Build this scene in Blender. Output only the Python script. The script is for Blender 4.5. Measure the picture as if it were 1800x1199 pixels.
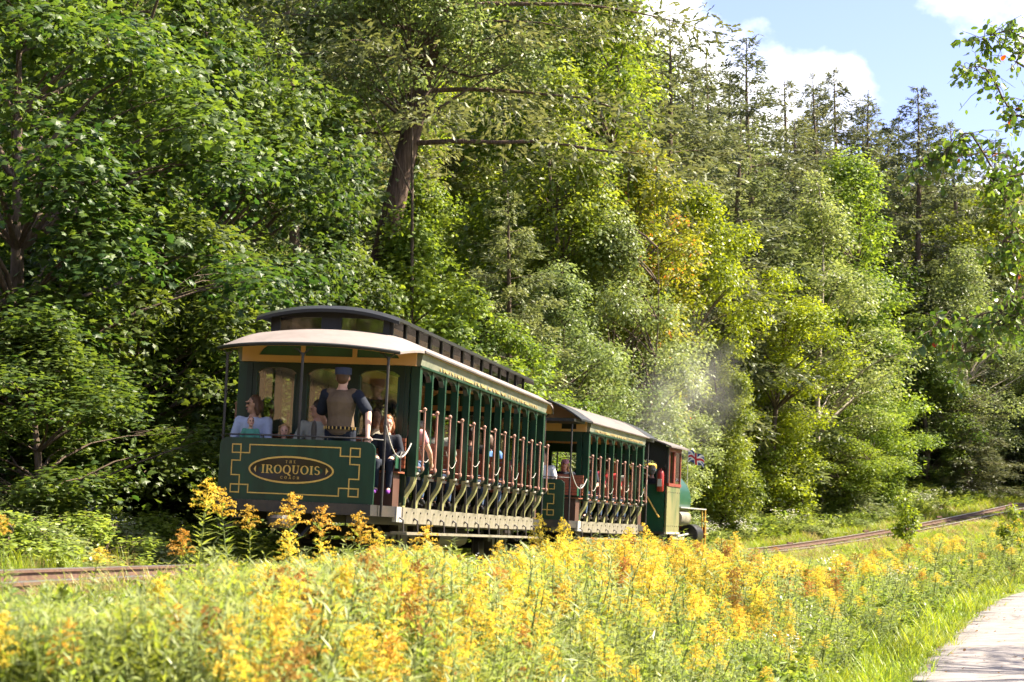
import bpy, bmesh, math, random
import numpy as np
from mathutils import Vector, Matrix, Euler
for o in list(bpy.data.objects): bpy.data.objects.remove(o)
SC = bpy.context.scene; COL = SC.collection
R = math.radians
# ---------------------------------------------------------------- camera, sky, sun, exposure
EYE = 1.5                                   # eye height above the road
cam = bpy.data.cameras.new('camera'); cam.lens = 70; cam.sensor_width = 36
cam.clip_start = 0.1; cam.clip_end = 3000
cam.dof.use_dof = True; cam.dof.focus_distance = 27.5; cam.dof.aperture_fstop = 5.0
camo = bpy.data.objects.new('camera', cam); COL.objects.link(camo)
camo.location = (0, 0, EYE); camo.rotation_euler = (R(90 + 5.96), R(0.0), 0)
SC.camera = camo
SUN_EL, SUN_AZ = 45.0, 80.0                 # azimuth clockwise from the viewing direction
world = bpy.data.worlds.new('World'); SC.world = world; world.use_nodes = True
wn = world.node_tree; wn.nodes.clear()
def _sky():
    N, L = wn.nodes, wn.links
    out = N.new('ShaderNodeOutputWorld'); sky = N.new('ShaderNodeTexSky'); sky.sky_type = 'NISHITA'
    sky.sun_disc = False; sky.sun_elevation = R(SUN_EL); sky.sun_rotation = R(SUN_AZ)
    sky.air_density = 1.0; sky.dust_density = 0.6; sky.ozone_density = 4.0
    bg = N.new('ShaderNodeBackground'); bg.inputs[1].default_value = 0.068
    tn = N.new('ShaderNodeMix'); tn.data_type = 'RGBA'; tn.blend_type = 'MULTIPLY'; tn.inputs[0].default_value = 1.0; tn.inputs[7].default_value = (1.05, 0.845, 1.05, 1)
    L.new(sky.outputs[0], tn.inputs[6]); L.new(tn.outputs[2], bg.inputs[0])
    tc = N.new('ShaderNodeTexCoord'); mp = N.new('ShaderNodeMapping')
    mp.inputs['Location'].default_value = (1.21, 0.0, 0.231); mp.inputs['Scale'].default_value = (1, 1, 1.35)
    L.new(tc.outputs['Generated'], mp.inputs[0])
    nz = N.new('ShaderNodeTexNoise'); nz.inputs['Scale'].default_value = 7.5; nz.inputs['Detail'].default_value = 9
    nz.inputs['Roughness'].default_value = 0.52
    L.new(mp.outputs[0], nz.inputs['Vector'])
    rp = N.new('ShaderNodeValToRGB'); rp.color_ramp.elements[0].position = 0.49; rp.color_ramp.elements[1].position = 0.60
    L.new(nz.outputs[0], rp.inputs[0])
    cl = N.new('ShaderNodeBackground'); cl.inputs[0].default_value = (1, 0.985, 0.97, 1); cl.inputs[1].default_value = 0.5
    mx = N.new('ShaderNodeMixShader'); L.new(rp.outputs[0], mx.inputs[0]); L.new(bg.outputs[0], mx.inputs[1]); L.new(cl.outputs[0], mx.inputs[2])
    L.new(mx.outputs[0], out.inputs[0])
_sky()
sl = bpy.data.lights.new('sun', 'SUN'); sl.energy = 5.0; sl.angle = R(0.53); sl.color = (1.0, 0.89, 0.70)
so = bpy.data.objects.new('sun', sl); COL.objects.link(so)
sd = Vector((math.sin(R(SUN_AZ)) * math.cos(R(SUN_EL)), math.cos(R(SUN_AZ)) * math.cos(R(SUN_EL)), math.sin(R(SUN_EL))))
so.rotation_euler = sd.to_track_quat('Z', 'Y').to_euler(); so.location = (60, 40, 80)
SC.view_settings.view_transform = 'Standard'; SC.view_settings.look = 'None'
SC.view_settings.exposure = 2.2; SC.view_settings.gamma = 1.0; SC.view_settings.use_curve_mapping = False
SC.cycles.max_bounces = 5; SC.cycles.diffuse_bounces = 3; SC.cycles.glossy_bounces = 2
SC.cycles.transmission_bounces = 3; SC.cycles.use_adaptive_sampling = True; SC.cycles.adaptive_threshold = 0.03; SC.cycles.transparent_max_bounces = 8; SC.cycles.volume_bounces = 0
SC.cycles.use_denoising = True; SC.cycles.sample_clamp_indirect = 6.0
SC.cycles.caustics_reflective = False; SC.cycles.caustics_refractive = False
# ---------------------------------------------------------------- materials
def mat(name, col, rough=0.6, spec=0.4, metal=0.0, var=0.12, scale=3.0, bump=0.0, bscale=40.0, col2=None, thr=0.5, stretch=None):
    m = bpy.data.materials.new(name); m.use_nodes = True
    nt = m.node_tree; N, L = nt.nodes, nt.links; p = N['Principled BSDF']
    p.inputs['Roughness'].default_value = rough; p.inputs['Specular IOR Level'].default_value = spec; p.inputs['Metallic'].default_value = metal
    tc = N.new('ShaderNodeTexCoord'); mp = N.new('ShaderNodeMapping'); L.new(tc.outputs['Object'], mp.inputs[0])
    if stretch: mp.inputs['Scale'].default_value = stretch
    nz = N.new('ShaderNodeTexNoise'); nz.inputs['Scale'].default_value = scale; nz.inputs['Detail'].default_value = 6; nz.inputs['Roughness'].default_value = 0.65
    L.new(mp.outputs[0], nz.inputs['Vector'])
    rp = N.new('ShaderNodeValToRGB'); a, b = rp.color_ramp.elements
    if col2 is None:
        a.position, b.position = 0.3, 0.7
        a.color = [max(0, c * (1 - var)) for c in col] + [1]; b.color = [min(1, c * (1 + var)) for c in col] + [1]
    else:
        a.position, b.position = thr - 0.1, thr + 0.1
        a.color = list(col) + [1]; b.color = list(col2) + [1]
    L.new(nz.outputs[0], rp.inputs[0]); L.new(rp.outputs[0], p.inputs['Base Color'])
    if bump > 0:
        n2 = N.new('ShaderNodeTexNoise'); n2.inputs['Scale'].default_value = bscale; n2.inputs['Detail'].default_value = 5
        L.new(mp.outputs[0], n2.inputs['Vector'])
        bp = N.new('ShaderNodeBump'); bp.inputs['Strength'].default_value = bump; bp.inputs['Distance'].default_value = 0.02
        L.new(n2.outputs[0], bp.inputs['Height']); L.new(bp.outputs[0], p.inputs['Normal'])
    return m
def leaf_mat(name, c_dark, c_light, rough=0.42, spec=0.5, trans=0.42, tcol=None, hue=0.02, val=0.25, tpos=0.95):
    """leaf colour runs from c_dark to c_light by the per-leaf attribute 'tint', shifted a little for each plant"""
    m = bpy.data.materials.new(name); m.use_nodes = True
    nt = m.node_tree; N, L = nt.nodes, nt.links; p = N['Principled BSDF']; out = N['Material Output']
    at = N.new('ShaderNodeAttribute'); at.attribute_name = 'tint'
    rp = N.new('ShaderNodeValToRGB'); a, b = rp.color_ramp.elements; a.position, b.position = 0.0, 1.0
    a.color = list(c_dark) + [1]; b.color = list(c_light) + [1]
    if tcol is not None:
        rp.color_ramp.elements.new(tpos); q = sorted(rp.color_ramp.elements, key=lambda w: w.position)
        q[0].color = list(c_dark) + [1]; q[1].color = list(c_light) + [1]; q[2].color = list(tcol) + [1]
    L.new(at.outputs['Fac'], rp.inputs[0])
    oi = N.new('ShaderNodeObjectInfo'); hs = N.new('ShaderNodeHueSaturation')
    m1 = N.new('ShaderNodeMapRange'); m1.inputs[3].default_value = 0.5 - hue; m1.inputs[4].default_value = 0.5 + hue
    m2 = N.new('ShaderNodeMapRange'); m2.inputs[3].default_value = 1 - val; m2.inputs[4].default_value = 1 + val
    mm = N.new('ShaderNodeMath'); mm.operation = 'MULTIPLY'; mm.inputs[1].default_value = 7.31
    fr = N.new('ShaderNodeMath'); fr.operation = 'FRACT'
    L.new(oi.outputs['Random'], m1.inputs[0]); L.new(oi.outputs['Random'], mm.inputs[0]); L.new(mm.outputs[0], fr.inputs[0]); L.new(fr.outputs[0], m2.inputs[0])
    L.new(m1.outputs[0], hs.inputs['Hue']); L.new(m2.outputs[0], hs.inputs['Value']); L.new(rp.outputs[0], hs.inputs['Color'])
    L.new(hs.outputs[0], p.inputs['Base Color']); p.inputs['Roughness'].default_value = rough; p.inputs['Specular IOR Level'].default_value = spec
    tr = N.new('ShaderNodeBsdfTranslucent'); h2 = N.new('ShaderNodeHueSaturation')
    h2.inputs['Hue'].default_value = 0.485; h2.inputs['Saturation'].default_value = 1.1; h2.inputs['Value'].default_value = 1.5
    L.new(hs.outputs[0], h2.inputs['Color']); L.new(h2.outputs[0], tr.inputs[0])
    mx = N.new('ShaderNodeMixShader'); mx.inputs[0].default_value = trans
    L.new(p.outputs[0], mx.inputs[1]); L.new(tr.outputs[0], mx.inputs[2]); L.new(mx.outputs[0], out.inputs[0])
    return m
def glass_mat(name, tint, refl=0.25):
    m = bpy.data.materials.new(name); m.use_nodes = True
    nt = m.node_tree; N, L = nt.nodes, nt.links; N.remove(N['Principled BSDF']); out = N['Material Output']
    t = N.new('ShaderNodeBsdfTransparent'); t.inputs[0].default_value = list(tint) + [1]
    g = N.new('ShaderNodeBsdfGlossy'); g.inputs['Roughness'].default_value = 0.03
    fz = N.new('ShaderNodeFresnel'); fz.inputs[0].default_value = 1.5
    ad = N.new('ShaderNodeMath'); ad.operation = 'ADD'; ad.inputs[1].default_value = refl; ad.use_clamp = True
    nz = N.new('ShaderNodeTexNoise'); nz.inputs['Scale'].default_value = 2.0; bp = N.new('ShaderNodeBump'); bp.inputs['Strength'].default_value = 0.05
    L.new(nz.outputs[0], bp.inputs['Height']); L.new(bp.outputs[0], g.inputs['Normal'])
    mx = N.new('ShaderNodeMixShader'); L.new(fz.outputs[0], ad.inputs[0]); L.new(ad.outputs[0], mx.inputs[0])
    L.new(t.outputs[0], mx.inputs[1]); L.new(g.outputs[0], mx.inputs[2]); L.new(mx.outputs[0], out.inputs[0])
    return m
M = {}
M['green'] = mat('coach green paint', (0.0055, 0.034, 0.019), 0.30, 0.5, var=0.35, scale=3, bump=0.07, bscale=12, stretch=(2, 2, 0.45))
M['dgreen'] = mat('dark green paint', (0.005, 0.021, 0.011), 0.36, 0.45, var=0.25, bump=0.05, bscale=20)
M['wlitgreen'] = mat('weathered yellow-lit green paint', (0.06, 0.09, 0.035), 0.45, 0.5, col2=(0.175, 0.16, 0.07), scale=2.2, thr=0.47, bump=0.12, stretch=(1, 1, 0.35))  # weathered green; the yellow tone puts sunlight on the cab side into colour
M['black'] = mat('black paint', (0.012, 0.013, 0.012), 0.42, 0.45, var=0.3, bump=0.06)
M['iron'] = mat('dark iron', (0.022, 0.019, 0.017), 0.5, 0.5, var=0.3, bump=0.1, col2=(0.05, 0.036, 0.026), thr=0.58)
M['tan'] = mat('tan paint', (0.66, 0.37, 0.17), 0.5, 0.35, var=0.1, scale=2)
M['ceil'] = mat('tan ceiling boards', (0.66, 0.43, 0.26), 0.55, 0.3, var=0.1, scale=1.5, stretch=(1, 14, 1))
M['canvas'] = mat('roof canvas', (0.205, 0.172, 0.160), 0.75, 0.25, col2=(0.165, 0.142, 0.13), thr=0.55, scale=2.2, bump=0.2, bscale=7)
M['canvas2'] = mat('grey roof canvas', (0.13, 0.112, 0.105), 0.7, 0.25, var=0.2, scale=1.8, bump=0.2, bscale=7)
M['letterb'] = mat('weathered letter board', (0.17, 0.175, 0.125), 0.5, 0.4, col2=(0.085, 0.105, 0.075), scale=3.5, thr=0.56, bump=0.08)
M['sill'] = mat('weathered sill boards', (0.195, 0.175, 0.13), 0.55, 0.35, col2=(0.10, 0.092, 0.058), scale=3, thr=0.57, bump=0.15, bscale=25)
M['olive'] = mat('pale olive brackets', (0.26, 0.245, 0.11), 0.4, 0.5, col2=(0.13, 0.14, 0.055), scale=5, thr=0.55, bump=0.05)  # pale olive mottled with a darker olive
M['copper'] = mat('copper pink paint', (0.31, 0.155, 0.11), 0.42, 0.5, var=0.15)
M['wood'] = mat('red brown bench wood', (0.25, 0.085, 0.045), 0.45, 0.45, var=0.2, scale=4, stretch=(3, 0.6, 3), bump=0.06)
M['brownp'] = mat('dark brown panel', (0.070, 0.032, 0.022), 0.5, 0.4, var=0.2)
M['gold'] = mat('gold lettering', (0.50, 0.32, 0.075), 0.38, 0.5, var=0.15, scale=6)
M['goldfaded'] = mat('faded gold lettering', (0.22, 0.165, 0.06), 0.6, 0.3, var=0.25, scale=8)
M['oval'] = mat('dark oval panel', (0.018, 0.012, 0.006), 0.3, 0.5, var=0.5, scale=1.2, stretch=(1, 3, 0.2))
M['transom'] = mat('grey green transom glass', (0.055, 0.125, 0.085), 0.2, 0.5, var=0.12)
M['rope'] = mat('white rope', (0.38, 0.36, 0.33), 0.8, 0.2, var=0.1, bump=0.2)
M['glass'] = glass_mat('window glass', (0.86, 0.84, 0.76), 0.20)
M['cglass'] = glass_mat('clerestory glass', (0.62, 0.63, 0.62), 0.22)
M['rail'] = mat('rusty rail steel', (0.115, 0.066, 0.046), 0.55, 0.5, 0.2, var=0.35, scale=9, bump=0.2)
M['railtop'] = mat('polished rail head', (0.48, 0.44, 0.41), 0.28, 0.5, 0.9, var=0.12)
M['tie'] = mat('weathered sleeper wood', (0.20, 0.14, 0.10), 0.8, 0.2, var=0.3, scale=4, stretch=(1, 8, 8), bump=0.3)
M['red'] = mat('faded red paint', (0.17, 0.036, 0.022), 0.5, 0.4, var=0.3)
M['brass'] = mat('brass yellow rail', (0.60, 0.36, 0.06), 0.38, 0.5, 0.2, var=0.15)
M['lgreen'] = mat('locomotive green', (0.007, 0.052, 0.027), 0.32, 0.5, var=0.2)
M['cream'] = mat('cream enamel', (0.6, 0.52, 0.33), 0.5, 0.4, var=0.1)
M['steel'] = mat('weathered steel edge', (0.42, 0.41, 0.39), 0.4, 0.5, 0.3, var=0.15)
M['bark'] = mat('grey brown bark', (0.105, 0.078, 0.058), 0.9, 0.15, var=0.4, scale=5, stretch=(3, 3, 0.5), bump=0.8, bscale=14)
M['hbark'] = mat('hemlock bark', (0.105, 0.072, 0.056), 0.92, 0.12, var=0.6, scale=6, stretch=(4, 4, 0.35), bump=1.6, bscale=7)
M['pbark'] = mat('pale birch bark', (0.30, 0.26, 0.21), 0.8, 0.2, var=0.35, scale=6, stretch=(1, 1, 3), bump=0.3)
# leaf colours set by eye; maple is darkened to stand for shade
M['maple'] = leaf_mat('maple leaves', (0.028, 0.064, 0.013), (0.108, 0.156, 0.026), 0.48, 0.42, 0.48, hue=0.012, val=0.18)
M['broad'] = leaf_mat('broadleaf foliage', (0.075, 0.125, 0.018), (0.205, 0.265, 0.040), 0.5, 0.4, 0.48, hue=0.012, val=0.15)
M['yellowing'] = leaf_mat('yellowing foliage', (0.100, 0.150, 0.016), (0.245, 0.300, 0.036), 0.44, 0.45, 0.48, hue=0.008, val=0.12)
M['orange'] = leaf_mat('turning maple foliage', (0.12, 0.15, 0.018), (0.26, 0.27, 0.04), 0.45, 0.4, 0.46, tcol=(0.48, 0.23, 0.06), hue=0.008, tpos=0.955)
M['pale'] = leaf_mat('pale glossy foliage', (0.095, 0.135, 0.036), (0.225, 0.275, 0.085), 0.46, 0.5, 0.44, hue=0.01, val=0.15)
M['aspen'] = leaf_mat('aspen leaves', (0.040, 0.085, 0.014), (0.13, 0.19, 0.03), 0.34, 0.5, 0.45, tcol=(0.45, 0.12, 0.02), hue=0.01, tpos=0.955)
M['needle'] = leaf_mat('conifer needles', (0.070, 0.094, 0.030), (0.170, 0.190, 0.068), 0.5, 0.4, 0.36, hue=0.012, val=0.15)
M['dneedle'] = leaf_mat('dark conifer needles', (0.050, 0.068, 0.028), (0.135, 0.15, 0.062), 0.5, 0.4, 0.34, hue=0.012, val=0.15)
M['weedleaf'] = leaf_mat('weed leaves', (0.085, 0.135, 0.022), (0.25, 0.31, 0.06), 0.42, 0.45, 0.48, hue=0.016, val=0.2)
M['weedpale'] = leaf_mat('pale weed leaves', (0.12, 0.165, 0.050), (0.26, 0.30, 0.11), 0.42, 0.5, 0.42, hue=0.012, val=0.2)
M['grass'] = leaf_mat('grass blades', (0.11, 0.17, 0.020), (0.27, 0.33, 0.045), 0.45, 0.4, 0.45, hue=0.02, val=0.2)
M['drygrass'] = leaf_mat('dry grass blades', (0.20, 0.17, 0.07), (0.36, 0.30, 0.12), 0.5, 0.3, 0.35)
M['bloom'] = leaf_mat('goldenrod bloom', (0.54, 0.42, 0.06), (0.74, 0.61, 0.12), 0.7, 0.15, 0.30, hue=0.010, val=0.12)
M['oldbloom'] = leaf_mat('fading goldenrod bloom', (0.42, 0.27, 0.05), (0.62, 0.42, 0.09), 0.7, 0.15, 0.28, hue=0.012, val=0.15)
M['spent'] = leaf_mat('spent goldenrod heads', (0.26, 0.15, 0.05), (0.50, 0.30, 0.085), 0.75, 0.1, 0.25, hue=0.012, val=0.2)
M['whitebloom'] = leaf_mat('white flower heads', (0.55, 0.53, 0.48), (0.75, 0.73, 0.68), 0.7, 0.15, 0.25)
M['stem'] = mat('green stem', (0.12, 0.15, 0.04), 0.6, 0.3, var=0.2)
M['twig'] = mat('brown twig', (0.14, 0.095, 0.065), 0.8, 0.2, var=0.3)
# ---------------------------------------------------------------- object helpers
def tag(o, label=None, cat=None, group=None, kind=None):
    if label: o['label'] = label
    if cat: o['category'] = cat
    if group: o['group'] = group
    if kind: o['kind'] = kind
    return o
def link(name, data, parent=None, loc=None, rot=None, scale=None):
    o = bpy.data.objects.new(name, data); COL.objects.link(o)
    if parent: o.parent = parent
    if loc is not None: o.location = loc
    if rot is not None: o.rotation_euler = rot
    if scale is not None: o.scale = (scale,) * 3 if isinstance(scale, (int, float)) else scale
    return o
def empty(name, loc=(0, 0, 0), rot=(0, 0, 0)):
    o = link(name, None, None, loc, rot); o.empty_display_size = 0.2; return o
class MB:
    """collects shapes into one mesh"""
    def __init__(s): s.v = []; s.f = []; s.m = []; s.mi = 0
    def add(s, vs, fs):
        b = len(s.v); s.v += [tuple(p) for p in vs]
        for f in fs: s.f.append(tuple(b + i for i in f)); s.m.append(s.mi)
        return s
    def box(s, x0, x1, y0, y1, z0, z1):
        x0, x1 = min(x0, x1), max(x0, x1); y0, y1 = min(y0, y1), max(y0, y1); z0, z1 = min(z0, z1), max(z0, z1)
        return s.add([(x0, y0, z0), (x1, y0, z0), (x1, y1, z0), (x0, y1, z0), (x0, y0, z1), (x1, y0, z1), (x1, y1, z1), (x0, y1, z1)],
                     [(0, 3, 2, 1), (4, 5, 6, 7), (0, 1, 5, 4), (1, 2, 6, 5), (2, 3, 7, 6), (3, 0, 4, 7)])
    def tube(s, pts, rad, n=8, caps=True):
        pts = [Vector(p) for p in pts]; rr = [rad] * len(pts) if isinstance(rad, (int, float)) else list(rad)
        ref = None; rings = []
        for i, p in enumerate(pts):
            t = (pts[min(i + 1, len(pts) - 1)] - pts[max(i - 1, 0)])
            if t.length < 1e-9: t = Vector((0, 0, 1))
            t.normalize()
            if ref is None: ref = t.orthogonal().normalized()
            ref = (ref - t * ref.dot(t))
            if ref.length < 1e-6: ref = t.orthogonal()
            ref.normalize(); b = t.cross(ref)
            rings.append([p + (ref * math.cos(2 * math.pi * k / n) + b * math.sin(2 * math.pi * k / n)) * rr[i] for k in range(n)])
        vs = [q for r_ in rings for q in r_]; fs = []
        for i in range(len(pts) - 1):
            for k in range(n):
                a, b2 = i * n + k, i * n + (k + 1) % n
                fs.append((a, b2, b2 + n, a + n))
        if caps: fs += [tuple(range(n - 1, -1, -1)), tuple((len(pts) - 1) * n + k for k in range(n))]
        return s.add(vs, fs)
    def prism(s, poly, a0, a1, plane='xz'):
        """polygon extruded along the missing axis; convex or fan-friendly outline"""
        def P(u, w, a): return {'xz': (u, a, w), 'yz': (a, u, w), 'xy': (u, w, a)}[plane]
        n = len(poly)
        vs = [P(u, w, a0) for u, w in poly] + [P(u, w, a1) for u, w in poly]
        fs = [tuple(range(n)), tuple(range(2 * n - 1, n - 1, -1))]
        for i in range(n): j = (i + 1) % n; fs.append((i, i + n, j + n, j))
        return s.add(vs, fs)
    def arch(s, u0, u1, z_spring, z_top, rise, a0, a1, plane='xz', n=8):
        """spandrel: flat top at z_top, elliptic underside springing at z_spring, as quads"""
        c, h = (u0 + u1) / 2, (u1 - u0) / 2
        for i in range(n):
            ta, tb = -1 + 2 * i / n, -1 + 2 * (i + 1) / n
            za, zb = z_spring + rise * math.sqrt(max(0, 1 - ta * ta)), z_spring + rise * math.sqrt(max(0, 1 - tb * tb))
            s.prism([(c + h * ta, za), (c + h * tb, zb), (c + h * tb, z_top), (c + h * ta, z_top)], a0, a1, plane)
        return s
    def lathe(s, prof, axis='z', org=(0, 0, 0), n=20):
        vs = []
        for r_, h in prof:
            for k in range(n):
                a = 2 * math.pi * k / n; c, d = r_ * math.cos(a), r_ * math.sin(a)
                q = {'z': (c, d, h), 'x': (h, c, d), 'y': (c, h, d)}[axis]
                vs.append((org[0] + q[0], org[1] + q[1], org[2] + q[2]))
        fs = []
        for i in range(len(prof) - 1):
            for k in range(n): a, b = i * n + k, i * n + (k + 1) % n; fs.append((a, b, b + n, a + n))
        if prof[0][0] > 1e-4: fs.append(tuple(range(n - 1, -1, -1)))
        if prof[-1][0] > 1e-4: fs.append(tuple((len(prof) - 1) * n + k for k in range(n)))
        return s.add(vs, fs)
    def grid(s, fn, us, ws, flip=False):
        vs = [fn(u, w) for u in us for w in ws]; nw = len(ws); fs = []
        for i in range(len(us) - 1):
            for j in range(nw - 1):
                q = (i * nw + j, (i + 1) * nw + j, (i + 1) * nw + j + 1, i * nw + j + 1); fs.append(q[::-1] if flip else q)
        return s.add(vs, fs)
    def mesh(s, name, mats, smooth=False, fix=True):
        me = bpy.data.meshes.new(name); me.from_pydata(s.v, [], s.f)
        for m in (mats if isinstance(mats, (list, tuple)) else [mats]): me.materials.append(m)
        if max(s.m, default=0) > 0: me.polygons.foreach_set('material_index', s.m)
        if fix:
            bm = bmesh.new(); bm.from_mesh(me); bmesh.ops.recalc_face_normals(bm, faces=bm.faces); bm.to_mesh(me); bm.free()
        if smooth:
            me.polygons.foreach_set('use_smooth', [True] * len(me.polygons))
            if smooth != 'all':
                try: me.set_sharp_from_angle(angle=R(40))
                except Exception: pass
        me.update(); return me
    def build(s, name, m, parent=None, smooth=False, **k):
        return link(name, s.mesh(name, m, smooth), parent, **k)
def np_mesh(name, V, F, mats, tint=None, smooth=False, midx=None):
    """V (n,3), F (m,k) numpy arrays of equal-sided faces"""
    me = bpy.data.meshes.new(name); n, k = F.shape
    me.vertices.add(len(V)); me.vertices.foreach_set('co', V.astype(np.float32).ravel())
    me.loops.add(n * k); me.loops.foreach_set('vertex_index', F.astype(np.int32).ravel())
    me.polygons.add(n); me.polygons.foreach_set('loop_start', np.arange(0, n * k, k, dtype=np.int32))
    for m in mats: me.materials.append(m)
    if midx is not None: me.polygons.foreach_set('material_index', midx.astype(np.int32))
    me.polygons.foreach_set('use_smooth', np.full(n, bool(smooth)))
    if tint is not None:
        a = me.attributes.new('tint', 'FLOAT', 'POINT'); a.data.foreach_set('value', tint.astype(np.float32))
    me.update(calc_edges=True); return me
# ---------------------------------------------------------------- the lie of the land: track arc, road edge, ground height
FPX = 3500.0
def at(px, d): return (px - 900) / FPX * d            # sideways metres of a sight line at distance d
def sight(py, d): return EYE + (965 - py) / FPX * d   # height of a sight line at distance d
TR, H0 = 160.0, R(9.2)
X0, Y0 = -2.5, 26.6
TCX, TCY = X0 + TR * math.cos(H0), Y0 - TR * math.sin(H0)
GAUGE, BANK = 1.067, R(2.6)
def track(sv):
    h = H0 + sv / TR
    return X0 + TR * (math.cos(H0) - math.cos(h)), Y0 + TR * (math.sin(h) - math.sin(H0)), h
def rail_z(sv):
    u = np.clip(np.asarray(sv, float) - 25, 0, None); v = np.minimum(u, 46)
    return 1.3 + 0.00108 * v * v + 0.02 * (u - v)
def st_of(x, y):
    dx, dy = x - TCX, y - TCY
    return (np.arctan2(dy, -dx) - H0) * TR, TR - np.hypot(dx, dy)
ROAD = np.array([(-9, -30, 0), (-3.5, -8, 0), (-1.3, 0, 0), (1.4, 11, 0), (4.3, 22.4, 0), (5.45, 26.6, .1), (7.6, 34, .2), (9.45, 40.4, .3),
                 (12.15, 48.4, .45), (17, 58, .75), (24, 70, 1.3), (34, 82, 2.0), (50, 95, 2.6), (80, 110, 3.0), (160, 135, 3.0)], float)
def _dense(P, k=14):
    out = []
    for i in range(len(P) - 1):
        p0, p1, p2, p3 = P[max(i - 1, 0)], P[i], P[i + 1], P[min(i + 2, len(P) - 1)]
        for j in range(k):
            t = j / k
            out.append(0.5 * (2 * p1 + (p2 - p0) * t + (2 * p0 - 5 * p1 + 4 * p2 - p3) * t * t + (3 * p1 - p0 - 3 * p2 + p3) * t ** 3))
    return np.array(out + [P[-1]])
ROADD = _dense(ROAD)
def road_of(x, y):
    """signed distance to the road's near edge (left positive) and the road height there"""
    x = np.atleast_1d(np.asarray(x, float)); y = np.atleast_1d(np.asarray(y, float)); sh = x.shape
    x, y = x.ravel(), y.ravel(); best = np.full(x.shape, 1e9); sg = np.zeros(x.shape); zz = np.zeros(x.shape)
    RD = ROADD[::3]
    for i in range(len(RD) - 1):
        a, b = RD[i], RD[i + 1]; dx, dy = b[0] - a[0], b[1] - a[1]; l2 = dx * dx + dy * dy + 1e-9
        t = np.clip(((x - a[0]) * dx + (y - a[1]) * dy) / l2, 0, 1)
        ex, ey = x - a[0] - t * dx, y - a[1] - t * dy; d = np.hypot(ex, ey); k = d < best
        best[k] = d[k]; sg[k] = np.sign(dx * ey - dy * ex)[k]; zz[k] = (a[2] + t * (b[2] - a[2]))[k]
    return (best * sg).reshape(sh), zz.reshape(sh)
def _noise(x, y):
    return (np.sin(x * .9 + 1.3 * np.sin(y * .55)) + np.sin(y * 1.1 + 1.7 * np.sin(x * .47)) + .5 * np.sin(x * 2.3 + y * 1.9)) / 2.5
def ground_z(x, y):
    x = np.asarray(x, float); y = np.asarray(y, float)
    s, t = st_of(x, y); zb = rail_z(np.clip(s, -70, 170)) - 0.16
    dr, zr = road_of(x, y)
    dr = dr.reshape(x.shape) if x.shape else dr[0]; zr = zr.reshape(x.shape) if x.shape else zr[0]
    dt = np.clip(t - 1.35, 0, None); drp = np.clip(dr, 0, None)
    w = drp / (drp + dt + 1e-6)
    field = zr + (zb - zr) * w ** 1.9 + 0.05 * _noise(x * 1.3, y * 1.3) * np.clip(np.minimum(drp, dt), 0, 1)
    bed = zb - 0.02 * _noise(x * 3, y * 3)
    u = np.clip(-t - 1.9, 0, None)
    hill = zb + 0.02 * u + 0.30 * np.clip(u - 1.2, 0, None) ** 1.02 * (1 - 0.0032 * np.clip(u, 0, 110)) + 0.12 * _noise(x * .8, y * .8) * np.clip(u, 0, 2)
    z = np.where(t < -1.9, hill, np.where(t < 1.35, bed, field))
    z = np.where(dr < -0.05, zr - 0.08 + 0.10 * np.clip(-dr - 5.6, 0, 3), z)
    return z
def gz(x, y): return float(ground_z(np.array([x]), np.array([y]))[0])
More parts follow.
